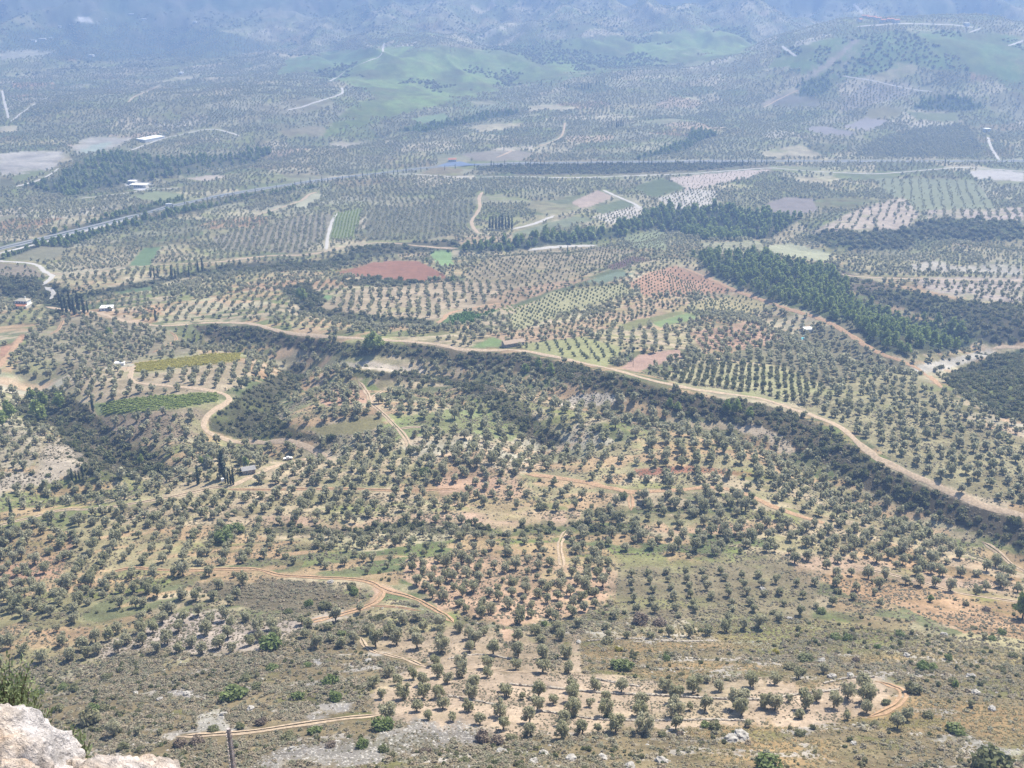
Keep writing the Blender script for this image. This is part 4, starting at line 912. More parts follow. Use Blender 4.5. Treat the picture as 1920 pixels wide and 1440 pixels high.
allo = np.concatenate([hand] + PL['olive']); allo[:, 2] *= 1 - .13 * ss(650, 1300, np.hypot(allo[:, 0], allo[:, 1]))
ro = np.sqrt(allo[:, 0] ** 2 + allo[:, 1] ** 2 + (Hxy(allo[:, 0], allo[:, 1]) - CZ) ** 2)
opx, opy = project(allo[:, 0], allo[:, 1], Hxy(allo[:, 0], allo[:, 1]))
score = np.where((opx > 5) & (opx < IW - 5) & (opy > 5) & (opy < IH - 2), allo[:, 2] / ro, 0)
order = np.argsort(-score); solo = np.zeros(len(allo), bool); solo[order[:300]] = True

def olive_label(px, py):
    if py > 1258 and px > 690: return 'grey-green olive tree on the pale stone-walled terraces below the brown scrub slope', 'olives on the stone-walled terraces'
    if 1140 < px < 1545 and py > 1030: return 'rounded olive tree in evenly spaced rows on dull grassy ground beside the orange grove', 'olives in the grassy evenly spaced rows'
    if px >= 1545 and py > 1030: return 'scattered olive tree on the brown grassy hillside next to the pale bank track', 'olives on the brown hillside'
    if px < 690 and py > 1128: return 'olive tree on white stony ground beside the pale track above the grey scrub', 'olives on the white stony ground'
    if 690 <= px <= 1140 and py > 1170: return 'olive tree on tan soil between the forked dirt track and the stone terraces', 'olives between the forked track and the terraces'
    if 690 <= px <= 1160 and py > 1035: return 'olive tree in the crowded grove on orange soil beside the forked dirt track', 'olives on the orange soil'
    if px < 690: return 'olive tree on the grey scrubby slope beside the orange forked track', 'olives on the scrubby slope by the orange track'
    return 'olive tree on the terraced foothill above the orange soil grove', 'olives on the terraced foothill'
_q = np.quantile(allo[solo, 2], [.33, .67]); _h = Hxy(allo[:, 0], allo[:, 1])
for j in np.nonzero(solo)[0]:
    x, y, dia = allo[j]; s = int(rng.integers(12))
    r = empty('olive_tree', (x, y, Hxy(x, y)), rng.uniform(0, 6.28))
    f = rng.uniform(.95, 1.2); r.scale = (dia, dia, dia * f)
    l, g = olive_label(opx[j], opy[j]); sz = 'small' if dia < _q[0] else ('broad' if dia > _q[1] else 'middling')
    tag(r, sz + ' ' + l, 'olive tree', sz + ' ' + g)
    obj('trunk', NEAR_TRUNK[s], r); obj('crown', NEAR_OLIVE[s][0], r)

def gn_scatter(name, arr, protos, label, cat, zs=(.85, 1.12), sink=.02):
    """one object of kind stuff: plants set on points by geometry nodes, three levels of detail by distance"""
    x, y, dia = arr.T; z = Hxy(x, y); rr = np.sqrt(x * x + y * y + (z - CZ) ** 2)
    lod = np.where(rr < 520, 0, np.where(rr < 1250, 1, 2))
    cnt = np.array([len(p) for p in protos]); st = np.concatenate([[0], np.cumsum(cnt)[:-1]])
    idx = st[lod] + (rng.random(len(x)) * cnt[lod]).astype(int)
    hs = rng.uniform(zs[0], zs[1], len(x))
    me = np_mesh(name, np.stack([x, y, z - dia * sink], 1), [], attrs={
        'rot': ('FLOAT_VECTOR', 'POINT', np.stack([x * 0, x * 0, rng.uniform(0, 6.28, len(x))], 1).astype(np.float32)),
        'scl': ('FLOAT_VECTOR', 'POINT', np.stack([dia, dia * rng.uniform(.85, 1.15, len(x)), dia * hs], 1).astype(np.float32)),
        'idx': ('INT', 'POINT', idx.astype(np.int32))})
    o = tag(obj(name, me), label, cat, kind='stuff')
    ng = bpy.data.node_groups.new(name, 'GeometryNodeTree')
    ng.interface.new_socket('Geometry', in_out='INPUT', socket_type='NodeSocketGeometry'); ng.interface.new_socket('Geometry', in_out='OUTPUT', socket_type='NodeSocketGeometry')
    gi = ng.nodes.new('NodeGroupInput'); go = ng.nodes.new('NodeGroupOutput'); jn = ng.nodes.new('GeometryNodeJoinGeometry')
    def attr(n, t):
        a = ng.nodes.new('GeometryNodeInputNamedAttribute'); a.data_type = t; a.inputs['Name'].default_value = n; return a.outputs['Attribute']
    rot, scl, ix = attr('rot', 'FLOAT_VECTOR'), attr('scl', 'FLOAT_VECTOR'), attr('idx', 'INT')
    for k, p in enumerate([q for l in protos for q in l]):
        if not (idx == k).any(): continue
        cmp = ng.nodes.new('FunctionNodeCompare'); cmp.data_type = 'INT'; cmp.operation = 'EQUAL'
        ins = [s for s in cmp.inputs if s.type == 'INT' and s.enabled]
        ng.links.new(ix, ins[0]); ins[1].default_value = k
        oi = ng.nodes.new('GeometryNodeObjectInfo'); oi.inputs['Object'].default_value = p; oi.inputs['As Instance'].default_value = True
        ip = ng.nodes.new('GeometryNodeInstanceOnPoints')
        ng.links.new(gi.outputs[0], ip.inputs['Points']); ng.links.new(cmp.outputs[0], ip.inputs['Selection']); ng.links.new(oi.outputs['Geometry'], ip.inputs['Instance'])
        ng.links.new(rot, ip.inputs['Rotation']); ng.links.new(scl, ip.inputs['Scale']); ng.links.new(ip.outputs[0], jn.inputs[0])
    ng.links.new(jn.outputs[0], go.inputs[0])
    md = o.modifiers.new('scatter', 'NODES'); md.node_group = ng
    return o
gn_scatter('olive_groves', allo[~solo], PROTO['olive'], 'countless grey-green olive trees in groves across the whole valley floor', 'olive groves', zs=(.92, 1.22))

# pines: the 300 that show largest are single trees
pin = np.concatenate(PL['pine']); pin[:, 2] *= np.where(np.hypot(pin[:, 0], pin[:, 1]) > 1500, .54, .78)
HAND_PINE = [(700, 662, 30), (712, 655, 24), (690, 655, 22), (985, 698, 18), (1010, 694, 18), (1032, 705, 20), (1270, 770, 18), (1362, 772, 22), (1380, 778, 24), (1405, 785, 20), (1255, 765, 16), (82, 762, 24), (112, 765, 26), (72, 788, 34), (60, 752, 20),
             (265, 872, 15), (462, 878, 18), (205, 630, 16), (505, 405, 10), (815, 528, 12), (848, 530, 12), (570, 565, 18), (560, 560, 14), (800, 492, 10), (1745, 1128, 13), (1917, 1160, 38), (393, 870, 16), (378, 872, 14), (5, 800, 30), (20, 790, 26), (1065, 480, 9), (1790, 1290, 14)]
hp = np.array(HAND_PINE, float); pw = unproject(hp[:, :2]); pr = np.sqrt(pw[:, 0] ** 2 + pw[:, 1] ** 2 + (pw[:, 2] - CZ) ** 2)
pin = np.concatenate([np.stack([pw[:, 0], pw[:, 1], hp[:, 2] * pr / FPX], 1), pin])
ppx, ppy = project(pin[:, 0], pin[:, 1], Hxy(pin[:, 0], pin[:, 1])); rp = np.hypot(pin[:, 0], pin[:, 1])
sc = np.where((ppx > 3) & (ppx < IW - 3) & (ppy > 3) & (ppy < IH), pin[:, 2] / rp, 0); sc[:len(hp)] = 9
ps = np.zeros(len(pin), bool); ps[np.argsort(-sc)[:290]] = True
PCR = [crown_mesh('crown', M_PINE, 420, pine_blobs(s, 1.05), .105, s) for s in range(70, 75)]
_t = straight_trunk(.95, .045); PTR = bpy.data.meshes.new('trunk'); PTR.from_pydata([tuple(map(float, v)) for a in _t.v for v in a], [], _t.f); PTR.materials.append(M_BARK)
def pine_label(px, py):
    if 1280 < px and 470 < py < 680: return 'green pine tree in the dense wood filling the gully beside the pale quarry track', 'pines of the gully wood'
    if 380 < py < 480 and px > 850: return 'dark green pine tree in the long belt along the wooded streambed', 'pines of the streambed belt'
    if px < 560 and py < 400: return 'dark green pine tree in the wood beside the white riverbed', 'pines of the riverbed wood'
    if py < 300: return 'dark pine tree in a clump on the far terraced hillside', 'pines of the far hillside clumps'
    if 640 < px < 1450 and 640 < py < 800: return 'bright green tree rising from the scrub gully below the long dirt road', 'trees in the gully below the dirt road'
    if px < 300 and 740 < py < 900: return 'leafy dark green tree in the bushy hollow below the bright vineyard', 'trees in the hollow below the vineyard'
    if px > 1700 and py > 1000: return 'lone green pine on the brown grassy hillside', 'lone pines on the brown hillside'
    return 'lone dark green conifer standing among the olive groves', 'lone conifers among the olives'
for j in np.nonzero(ps)[0]:
    x, y, dia = pin[j]; r = empty('pine_tree', (x, y, Hxy(x, y)), rng.uniform(0, 6.28)); r.scale = (dia, dia, dia * rng.uniform(.8, 1.25))
    l, g = pine_label(ppx[j], ppy[j]); hh_ = r.scale[2]; sz = 'short' if hh_ < 5.8 else ('tall' if hh_ > 7.6 else 'middling')
    tag(r, sz + ' ' + l, 'tree', sz + ' ' + g); obj('trunk', PTR, r); obj('crown', PCR[j % 5], r)
gn_scatter('pine_woods', pin[~ps], PROTO['pine'], 'mass of dark green pines filling the gullies and streambeds', 'pine woods', zs=(.75, 1.2))

# cypresses
CY = [(372, 908, 38), (418, 897, 60), (428, 908, 28), (433, 909, 32), (438, 909, 38), (423, 906, 24), (136, 901, 25), (143, 901, 21), (149, 900, 19), (157, 899, 28), (22, 968, 32), (292, 602, 24), (175, 772, 34), (1064, 479, 20), (583, 694, 14), (560, 672, 14), (792, 681, 14)]
CY += [(x, 430, 25 + (x * 7) % 5) for x in range(918, 966, 6)]
CY += [(118, 585, 30), (125, 588, 36), (133, 584, 40), (140, 590, 34), (148, 586, 42), (158, 590, 40), (112, 570, 26), (165, 586, 22)]
CY += [(283, 520, 20), (290, 521, 22), (297, 520, 18), (322, 521, 24), (329, 522, 20), (335, 520, 17), (355, 518, 20), (372, 511, 24), (380, 508, 26)]
CY += [(1015, 160, 11), (1034, 161, 10), (1058, 165, 10), (1066, 166, 11), (1091, 168, 14), (1096, 167, 12), (1103, 167, 13), (1108, 166, 12), (1118, 161, 11), (1124, 160, 11), (1133, 158, 11), (1147, 153, 12), (1157, 150, 11), (1164, 147, 9), (1177, 142, 11), (1182, 139, 10)]
CY += [(1140, 241, 13), (1147, 240, 15), (1156, 241, 17), (1160, 240, 14), (1164, 241, 18), (1168, 240, 15)]
_g = random.Random(4); _mw = smooth_line(MW, 30)
def mw_y(x): return float(np.interp(x, _mw[:, 0], _mw[:, 1]))
x = 300
while x < 1900:
    gap = _g.uniform(4, 12) if (540 < x < 760 or 890 < x < 1430) else _g.uniform(18, 45)
    x += gap; CY.append((x, mw_y(x) + _g.uniform(5, 9), _g.uniform(8, 14)))
ca = np.array(CY, float); cw = unproject(ca[:, :2]); cr = np.sqrt(cw[:, 0] ** 2 + cw[:, 1] ** 2 + (cw[:, 2] - CZ) ** 2)
CCR = [crown_mesh('crown', M_CYP, 520, cyp_blobs(s), .22, s, align=.9) for s in range(80, 84)]
_t = straight_trunk(2.0, .10); CTR = bpy.data.meshes.new('trunk'); CTR.from_pydata([tuple(map(float, v)) for a in _t.v for v in a], [], _t.f); CTR.materials.append(M_BARK)
for j, ((px, py, h), w) in enumerate(zip(CY, cw)):
    hm = h * cr[j] / FPX / .95; dia = hm / 5.4 * (1.35 if h == 60 else _g.uniform(.8, 1.1))
    r = empty('cypress_tree', w, _g.uniform(0, 6)); r.scale = (dia, dia, hm / 5.7)
    if py < 250 and px < 1139 or py < 200: l, g = 'slim dark cypress in the row along the far olive ridge', 'cypresses on the far ridge'
    elif py < 250: l, g = 'slim dark cypress in the clump among the far olives', 'cypress clump among the far olives'
    elif h == 60: l, g = 'tall broad dark cypress beside the grey roofed shed', None
    elif 360 < px < 445 and py > 880: l, g = 'thin dark cypress near the grey roofed shed', 'thin cypresses by the grey shed'
    elif px < 160 and py > 880: l, g = 'dark cypress at the edge of the pale quarried ground', 'cypresses by the pale quarried ground'
    elif 910 < px < 970 and 400 < py < 450: l, g = 'tall dark cypress in the dense row beside the winding track', 'cypress row by the winding track'
    elif px < 170 and 560 < py < 600: l, g = 'tall dark cypress along the lane between the villa and the white shed', 'cypresses by the villa lane'
    elif 270 < px < 390 and 500 < py < 530: l, g = 'dark cypress beside the white lane along the streambed', 'cypresses by the streambed lane'
    elif 290 < py < 400: l, g = 'small dark cypress planted along the motorway', 'cypresses along the motorway'
    else: l, g = 'lone dark cypress standing among olive groves and scrub', 'lone cypresses'
    tag(r, l, 'cypress', g); obj('trunk', CTR, r); obj('crown', CCR[j % 4], r)

gn_scatter('scrub', np.concatenate(PL['scrub']), PROTO['scrub'], 'dense dark green scrub lining the gullies and banks', 'scrub', zs=(.7, 1.3))
gn_scatter('maquis', np.concatenate(PL['maquis']), PROTO['maquis'], 'low grey-brown maquis tufts covering the near stony slope', 'maquis', zs=(.45, .85))
gn_scatter('dry_grass', np.concatenate(PL['dry_grass']), PROTO['dry_grass'], 'golden dry grass tufts in drifts over the near hillside', 'dry grass', zs=(.5, 1.0))
gn_scatter('vines', np.concatenate(PL['vine']), PROTO['vine'], 'green vines in tight rows on the vineyard plots', 'vines')
gn_scatter('golden_vines', np.concatenate(PL['vine_gold']), PROTO['vine_gold'], 'yellow-green vines on the long golden vineyard strip', 'vines')
gn_scatter('orchard', np.concatenate(PL['orchard']), PROTO['orchard'], 'bright green fruit trees packed in a slanting strip', 'orchard')
gn_scatter('young_grove', np.concatenate(PL['orchard2']), PROTO['orchard2'], 'small dark green trees in a tidy lattice on yellow soil above the dirt road', 'young grove')
gn_scatter('young_olives', np.concatenate(PL['young']), PROTO['young'], 'rows of small young olive trees dotted over open red and yellow fields', 'young olives')

# single shrubs of the near slope, read off the photograph: x, y, width in pixels, look
SH = [(437, 1308, 58, 'g'), (508, 1215, 52, 'g'), (622, 1282, 38, 'g'), (558, 1310, 32, 'g'), (630, 1312, 35, 'g'), (680, 1400, 32, 'g'), (715, 1366, 46, 'g'), (590, 1374, 30, 'g'), (540, 1386, 32, 'd'), (512, 1256, 28, 'g'), (577, 1250, 20, 'g'), (1165, 1255, 46, 'g'), (1250, 1237, 20, 'g'),
      (1200, 1168, 42, 'b'), (1237, 1170, 34, 'b'), (1340, 1366, 30, 'd'), (1322, 1362, 24, 'g'), (1510, 1240, 38, 'd'), (1480, 1255, 28, 'd'), (1730, 1255, 30, 'g'), (1748, 1254, 26, 'g'), (1790, 1372, 42, 'g'), (1680, 1350, 28, 'g'), (1712, 1298, 34, 'd'), (1778, 1236, 18, 'g'), (1566, 1196, 24, 'g'), (1590, 1200, 22, 'g'),
      (1500, 1378, 24, 'd'), (1645, 1216, 18, 'g'), (1785, 1280, 18, 'd'), (1810, 1134, 15, 'd'), (1688, 1192, 22, 'g'), (1878, 1190, 20, 'g'), (1440, 1442, 64, 'g'), (1862, 1448, 82, 'd'), (420, 1014, 46, 'g'), (442, 996, 40, 'g'), (798, 888, 30, 'g'), (1190, 980, 22, 'd'), (1168, 934, 24, 'd'), (1015, 955, 26, 'd'), (1125, 964, 28, 'd'),
      (95, 1280, 18, 'd'), (140, 1295, 24, 'd'), (118, 1290, 20, 'g'), (176, 1336, 30, 'g'), (196, 1332, 24, 'd'), (172, 1356, 52, 'd'), (110, 1332, 26, 'd'), (72, 1305, 28, 'g'), (200, 1272, 22, 'd'), (255, 1265, 18, 'd'), (460, 1276, 30, 'd'), (480, 1290, 26, 'd'), (930, 1395, 34, 'b'), (905, 1390, 36, 'b'), (960, 1388, 30, 'd'),
      (1140, 1345, 24, 'g'), (1240, 1380, 18, 'd'), (1275, 1378, 18, 'b'), (1450, 1150, 18, 'd'), (1540, 1150, 22, 'g'), (1605, 1240, 16, 'b'), (1455, 1225, 16, 'y'), (610, 1140, 34, 'd'), (580, 1135, 22, 'g'), (540, 1150, 20, 'd'), (660, 1105, 26, 'd'), (665, 1112, 26, 'g'), (1108, 1112, 26, 'd'), (1140, 1205, 28, 'd'), (1160, 1220, 16, 'y'), (1020, 1172, 18, 'g'), (640, 1190, 20, 'g'),
      (1850, 1145, 18, 'b'), (1570, 1112, 22, 'd'), (1640, 1360, 20, 'd'), (1860, 1200, 18, 'g'), (1900, 1232, 20, 'd'), (1875, 1255, 18, 'd'), (1660, 1320, 22, 'd'), (1740, 1345, 24, 'd'), (1825, 1180, 14, 'd'), (450, 1365, 22, 'd'), (490, 1358, 26, 'b'), (400, 1370, 26, 'd'), (370, 1395, 34, 'b'), (340, 1398, 30, 'b'), (232, 1405, 26, 'd'), (620, 1400, 24, 'b'), (720, 1408, 26, 'd'), (800, 1412, 22, 'b'), (870, 1428, 24, 'd')]
sa = np.array([s[:3] for s in SH], float); sw = unproject(sa[:, :2]); sr = np.sqrt(sw[:, 0] ** 2 + sw[:, 1] ** 2 + (sw[:, 2] - CZ) ** 2)
LOOK = {'g': (M_BUSH, 'low bright green bush', 'bright green bushes'), 'd': (M_SCRUB, 'dark grey-green bush', 'dark bushes'),
        'b': (M_HEATH, 'brown dry heath bush', 'brown bushes'), 'y': (M_VGOLD, 'small yellow-green bush', 'yellowish bushes')}
BM = {k: [crown_mesh('shrub', v[0], 620, bush_blobs(s, .62), .075, s, up=.3) for s in range(90, 94)] for k, v in LOOK.items()}
for j, (px, py, w, k) in enumerate(SH):
    dia = w * sr[j] / FPX; r = obj('shrub', BM[k][j % 4], None, sw[j] - np.array([0, 0, .05]), _g.uniform(0, 6)); r.scale = (dia, dia * _g.uniform(.8, 1.1), dia * _g.uniform(.6, .9))
    wh = ('on the golden grass hillside beside the terraces' if px > 1400 else 'among the olives of the foothill' if py < 1125 else 'on the rough slope between forked track and terraces' if py < 1262
          else 'at the rim of the pale olive terraces' if px > 690 and py < 1375 else 'on the grey rubble slope' if px > 480 and py > 1365 else 'in the grey scrub around the pale path')
    tag(r, LOOK[k][1] + ' ' + wh, 'shrub', LOOK[k][2] + ' ' + wh)

# ------------------------------------------------------------------ stones of the near slope
def rock_mesh(name, seed, sub=2, amp=.28, mat=None, squash=.65, fr=1.7):
    import bmesh
    bm = bmesh.new(); bmesh.ops.create_icosphere(bm, subdivisions=sub, radius=.5)
    from mathutils import noise
    o = Vector((seed * 13.1, seed * 7.7, seed * 3.3))
    for v in bm.verts:
        n = noise.fractal(v.co * fr * 2 + o, 1.0, 2.0, 4); v.co *= 1 + amp * n; v.co.z *= squash
    me = bpy.data.meshes.new(name); bm.to_mesh(me); bm.free(); me.materials.append(mat or M_SCREE); return me
RK = [hidden('t', rock_mesh('stone', s, 1, .5)) for s in range(5)]
n = 80000
a = rng.uniform(-.62, .62, n); d = np.sqrt(rng.uniform(160 ** 2, 350 ** 2, n)); x, y = d * np.sin(a), d * np.cos(a); zz = Hxy(x, y)
lab = label_at(x, y, zz); scree = np.isin(lab, [i + 1 for i, z in enumerate(ZONES) if z['name'] == 'scree'])
pst = ss(.55, .72, fbm(x / 11, y / 5, 4, 107)) * .55 + .03
m = (scree & (rng.random(n) < .95)) | ((lab == 0) & (rng.random(n) < pst * .5))
dia = .25 + 1.0 * rng.random(m.sum()) ** 3
gn_scatter('rubble', np.stack([x[m], y[m], dia], 1), (RK, RK, RK), 'loose pale limestone rubble strewn over the near slope', 'rubble', zs=(.6, 1.0), sink=.1)
BO = [(548, 1405, 8), (1085, 1205, 7), (1370, 1388, 16), (1390, 1382, 18), (1600, 1395, 8), (1430, 1105, 7), (1540, 1240, 9), (1160, 1215, 6), (690, 1240, 8), (1480, 1160, 6), (1700, 1230, 8), (1770, 1190, 7), (1830, 1300, 10), (1560, 1270, 10), (1595, 1268, 9), (620, 1092, 7), (1130, 1422, 12), (1070, 1425, 14), (1020, 1415, 12), (1000, 1430, 12), (1240, 1428, 14), (1180, 1440, 14), (940, 1412, 13), (1860, 1330, 9), (1820, 1270, 10), (470, 1330, 9), (420, 1340, 8), (350, 1302, 9), (300, 1312, 7), (255, 1300, 6)]
ba = np.array(BO, float); bw = unproject(ba[:, :2]); br = np.sqrt(bw[:, 0] ** 2 + bw[:, 1] ** 2 + (bw[:, 2] - CZ) ** 2)
BMX = [rock_mesh('boulder', 20 + s, 3, .45) for s in range(5)]
for j, (px, py, w) in enumerate(BO):
    dia = w * br[j] / FPX * 1.3; o = obj('boulder', BMX[j % 5], None, bw[j] + np.array([0, 0, dia * .12]), j * 1.7); o.scale = (dia * 1.3, dia, dia)
    tag(o, 'pale limestone boulder lying on the stony scrub slope', 'boulder', 'boulders on the scrub slope')

# dry-stone terrace walls
def stone_wall(pts, h, label):
    w = unproject(smooth_line(pts, 8)); L = np.concatenate([[0], np.cumsum(np.hypot(*np.diff(w[:, :2], axis=0).T))])
    s = np.arange(0, L[-1], .45); x, y = np.interp(s, L, w[:, 0]), np.interp(s, L, w[:, 1])
    tx, ty = np.gradient(x), np.gradient(y); l = np.hypot(tx, ty) + 1e-9; nx, ny = -ty / l, tx / l
    prof = [(-.42, -.5), (-.36, .0), (-.34, .45), (-.30, .8), (-.22, 1), (.22, 1), (.30, .8), (.36, .0), (.42, -.5)]
    z0 = Hxy(x, y); V = []
    for (o, t) in prof:
        jx = rng.normal(size=len(s)) * .07; jz = rng.normal(size=len(s)) * (.14 if t >= 1 else .05)
        V.append(np.stack([x + nx * (o + jx), y + ny * (o + jx), z0 + h * t + jz], 1))
    V = np.stack(V, 1); m, k = V.shape[:2]; idx = np.arange(m * k).reshape(m, k)
    F = np.stack([idx[:-1, :-1], idx[:-1, 1:], idx[1:, 1:], idx[1:, :-1]], -1).reshape(-1, 4)
    return tag(obj('dry_stone_wall', np_mesh('dry_stone_wall', V.reshape(-1, 3), F, [M_STONE])), label, 'stone wall')
stone_wall([(955, 1284), (1050, 1292), (1130, 1300), (1240, 1305), (1330, 1310), (1430, 1312), (1500, 1302), (1575, 1294)], 0.50, 'long dry-stone terrace wall through the middle of the pale olive terraces')
stone_wall([(1005, 1333), (1060, 1340), (1130, 1350), (1230, 1352), (1330, 1350), (1400, 1352)], 0.43, 'low dry-stone wall along the lower edge of the pale olive terraces')
stone_wall([(1110, 1272), (1150, 1280), (1200, 1288)], 0.43, 'short dry-stone wall at the upper edge of the pale olive terraces')
stone_wall([(1100, 1202), (1180, 1198), (1260, 1203), (1340, 1202)], 0.37, 'dry-stone wall below the row of single olives on grassy ground')
stone_wall([(840, 1236), (900, 1228), (960, 1236)], 0.37, 'short dry-stone wall among olives on tan soil below the forked track')
stone_wall([(1545, 1282), (1590, 1272), (1640, 1270)], 0.50, 'broken dry-stone wall beside the orange bend at the terrace end')
stone_wall([(840, 1305), (900, 1316), (930, 1322)], 0.37, 'short dry-stone wall where the pale path meets the terraces')

# ------------------------------------------------------------------ buildings
def ground_at(px, py):
    w = unproject([(px, py)])[0]; return w
def windows(root, xs, y, z0, z1, w, out=-1, mat=None):
    for xx in xs:
        f = MB().box(xx - w / 2 - .12, xx + w / 2 + .12, y + out * .09 - .045, y + out * .09 + .045, z0 - .12, z1 + .12).build('window', M_WHITE, root)
        MB().box(xx - w / 2, xx + w / 2, y + out * .16 - .02, y + out * .16 + .02, z0, z1).build('pane', M_PANE, f)
def house(px, py, lx, ly, h, rz, wall, roofm, label, roof='gable', rise=1.6, cat='house', nwin=3, win=1.1, door=True):
    w = ground_at(px, py); zb = min(Hxy(w[0] + a, w[1] + b) for a in (-lx / 2, lx / 2) for b in (-ly / 2, ly / 2))
    r = empty('house' if cat == 'house' else cat.replace(' ', '_'), (w[0], w[1], min(w[2], float(zb) + 1.0)), rz)
    MB().box(-lx / 2, lx / 2, -ly / 2, ly / 2, -1.5, h).build('wall', wall, r)
    if roof == 'gable':
        g = MB(); g.add([(-lx / 2, -ly / 2, h), (-lx / 2, ly / 2, h), (-lx / 2, 0, h + rise), (lx / 2, -ly / 2, h), (lx / 2, ly / 2, h), (lx / 2, 0, h + rise)], [(0, 1, 2), (3, 5, 4)]); g.build('gable', wall, r)
        MB().gable(-lx / 2, lx / 2, -ly / 2, ly / 2, h + .01, h + rise).build('roof', roofm, r)
    elif roof == 'hip': MB().hip(-lx / 2, lx / 2, -ly / 2, ly / 2, h, h + rise).build('roof', roofm, r)
    else: MB().box(-lx / 2 - .3, lx / 2 + .3, -ly / 2 - .3, ly / 2 + .3, h, h + .25).build('roof', roofm, r)
    if nwin: windows(r, np.linspace(-lx / 2, lx / 2, nwin + 2)[1:-1] if not door else np.linspace(-lx / 2, lx / 2, nwin + 3)[1:-2], -ly / 2, h * .38, h * .75, win)
    if door:
        dx = lx / 2 * .72; dr = MB().box(dx - .5, dx + .5, -ly / 2 - .12, -ly / 2 - .02, 0, 2.1).build('door', M_WOOD, r)
    mark([(px, py - 2)], max(4, lx * .55 * FPX / max(300, np.hypot(w[0], w[1]))))
    tag(r, label, cat); return r
# villa on the left
v = ground_at(42, 577); r = empty('villa', v, R(-8)); mark([(42, 572)], 18); mark([(42, 585)], 14)
MB().box(-7, 7, -5, 6, -2, 3.2).build('ground_floor_wall', M_CREAM, r)
MB().box(-5.5, 5.5, -1, 6, 3.2, 6.3).build('upper_wall', M_WHITE, r)
MB().hip(-5.5, 5.5, -1, 6, 6.3, 8.2).build('roof', plain_mat('pale_tile', S(236, 224, 200), .85, .1, 2), r)
MB().box(-6.6, -5.6, .5, 5, 3.2, 5.6).build('balcony_wall', M_WHITE, r)
po = MB(); po.add([(-5, -5.6, 3.0), (5.6, -5.6, 3.0), (5.6, -1.1, 4.2), (-5, -1.1, 4.2), (-5, -5.6, 3.24), (5.6, -5.6, 3.24), (5.6, -1.1, 4.44), (-5, -1.1, 4.44)], [(0, 3, 2, 1), (4, 5, 6, 7), (0, 1, 5, 4), (1, 2, 6, 5), (2, 3, 7, 6), (3, 0, 4, 7)]); po.build('porch_roof', M_TILE, r)
MB().box(1.5, 2.3, 3, 3.8, 7.2, 9.4).build('chimney', M_WHITE, r)
windows(r, [-3.6, -1.2, 1.2, 3.6], -1, 4.6, 5.8, 1.2); windows(r, [-5, -2.2, 2.2, 5], -5, .9, 2.3, 1.3)
tag(r, 'white two-storey villa with pale hipped roof and terracotta porch among dark trees', 'house')
house(262, 352, 26, 13, 5.5, R(-8), M_CREAM, M_WHITE, 'long pale factory building with flat white roof on a white yard', roof='flat', cat='factory', nwin=7, win=2.2)
house(249, 344, 12, 9, 5.5, R(-8), M_CREAM, M_WHITE, 'white roofed annex standing behind the long factory building', roof='flat', cat='annex', nwin=2)
house(283, 263, 24, 46, 5, R(-32), M_WHITE, M_WHITE, 'big white roofed shed on the road above the white riverbed', roof='flat', cat='shed', nwin=4, win=2)
house(201, 581, 10, 8, 2.8, R(8), M_WHITE, M_WHITE, 'white flat roofed shed beside the lane lined with cypresses', roof='flat', cat='shed', nwin=2)
house(225, 685, 6.2, 3, 2.0, R(4), M_WHITE, M_WHITE, 'small white roofed hut among olives above the golden vineyard', roof='flat', cat='hut', nwin=1, door=False)
house(962, 648, 15, 5.5, 2.8, R(24), M_STONE, M_TAN, 'old stone barn with tan tiled roof beside the dirt road', cat='barn', nwin=2, win=.8)
house(466, 886, 6.2, 4.4, 2.3, R(22), M_STONE, M_GREYR, 'grey sheet roofed shed behind the tall broad cypress', cat='shed', rise=.7, nwin=1, win=.9)
house(848, 303, 13, 9, 4, R(4), M_WHITE, M_TILE, 'small red roofed rest house on the blue-grey motorway forecourt', nwin=3)
house(1850, 246, 12, 9, 5, R(10), M_WHITE, M_WHITE, 'lone white house at the top of the white road below the hill', roof='flat', nwin=2)
house(1515, 622, 7, 6, 3, R(5), M_WHITE, M_WHITE, 'small white hut among olives beside the turquoise pool', roof='flat', nwin=1, cat='hut')
for j, (px, py, l) in enumerate([(1622, 34, 16), (1634, 36, 20), (1646, 38, 14), (1655, 42, 12), (1668, 40, 18), (1680, 42, 16), (1612, 41, 12)]):
    house(px, py, l, 10, 6, R(j * 9 - 20), M_CREAM, M_TILE, 'tiny terracotta roofed house in the village on the far hillside', nwin=2)['group'] = 'houses of the far village'
for j, (px, py, l) in enumerate([(110, 48, 16), (172, 106, 14), (62, 77, 18), (80, 75, 20), (94, 71, 14), (245, 26, 18), (270, 37, 14), (196, 32, 14), (340, 139, 12), (366, 42, 12), (1812, 47, 12)]):
    house(px, py, l, 9, 5, R(j * 13 - 30), M_WHITE, M_WHITE, 'tiny white house on the hazy far plain', roof='flat', nwin=2)['group'] = 'white houses on the hazy plain'
# pool
pw_ = ground_at(1499, 636); r = empty('swimming_pool', pw_ + np.array([0, 0, .1]), R(12))
MB().box(-5.2, 5.2, -2.9, 2.9, -.6, .35).build('coping', M_CREAM, r); MB().box(-4.6, 4.6, -2.3, 2.3, .3, .42).build('water', M_POOL, r)
tag(r, 'turquoise swimming pool among olives beside the small vineyard', 'pool'); mark([(1499, 636)], 9)
# white water tank by the cypresses
tk = ground_at(418, 906); r = empty('water_tank', tk, 0); mt = MB().bar((0, 0, 1.2), (0, 0, 2.6), .75, 16, .75).build('tank', M_WHITE, r); m2 = MB()
for q in ((-.5, -.5), (.5, -.5), (-.5, .5), (.5, .5)): MB().box(q[0] - .05, q[0] + .05, q[1] - .05, q[1] + .05, -.3, 1.2).build('leg', M_METAL, r)
tag(r, 'small white water tank on legs at the foot of thin cypresses', 'tank')

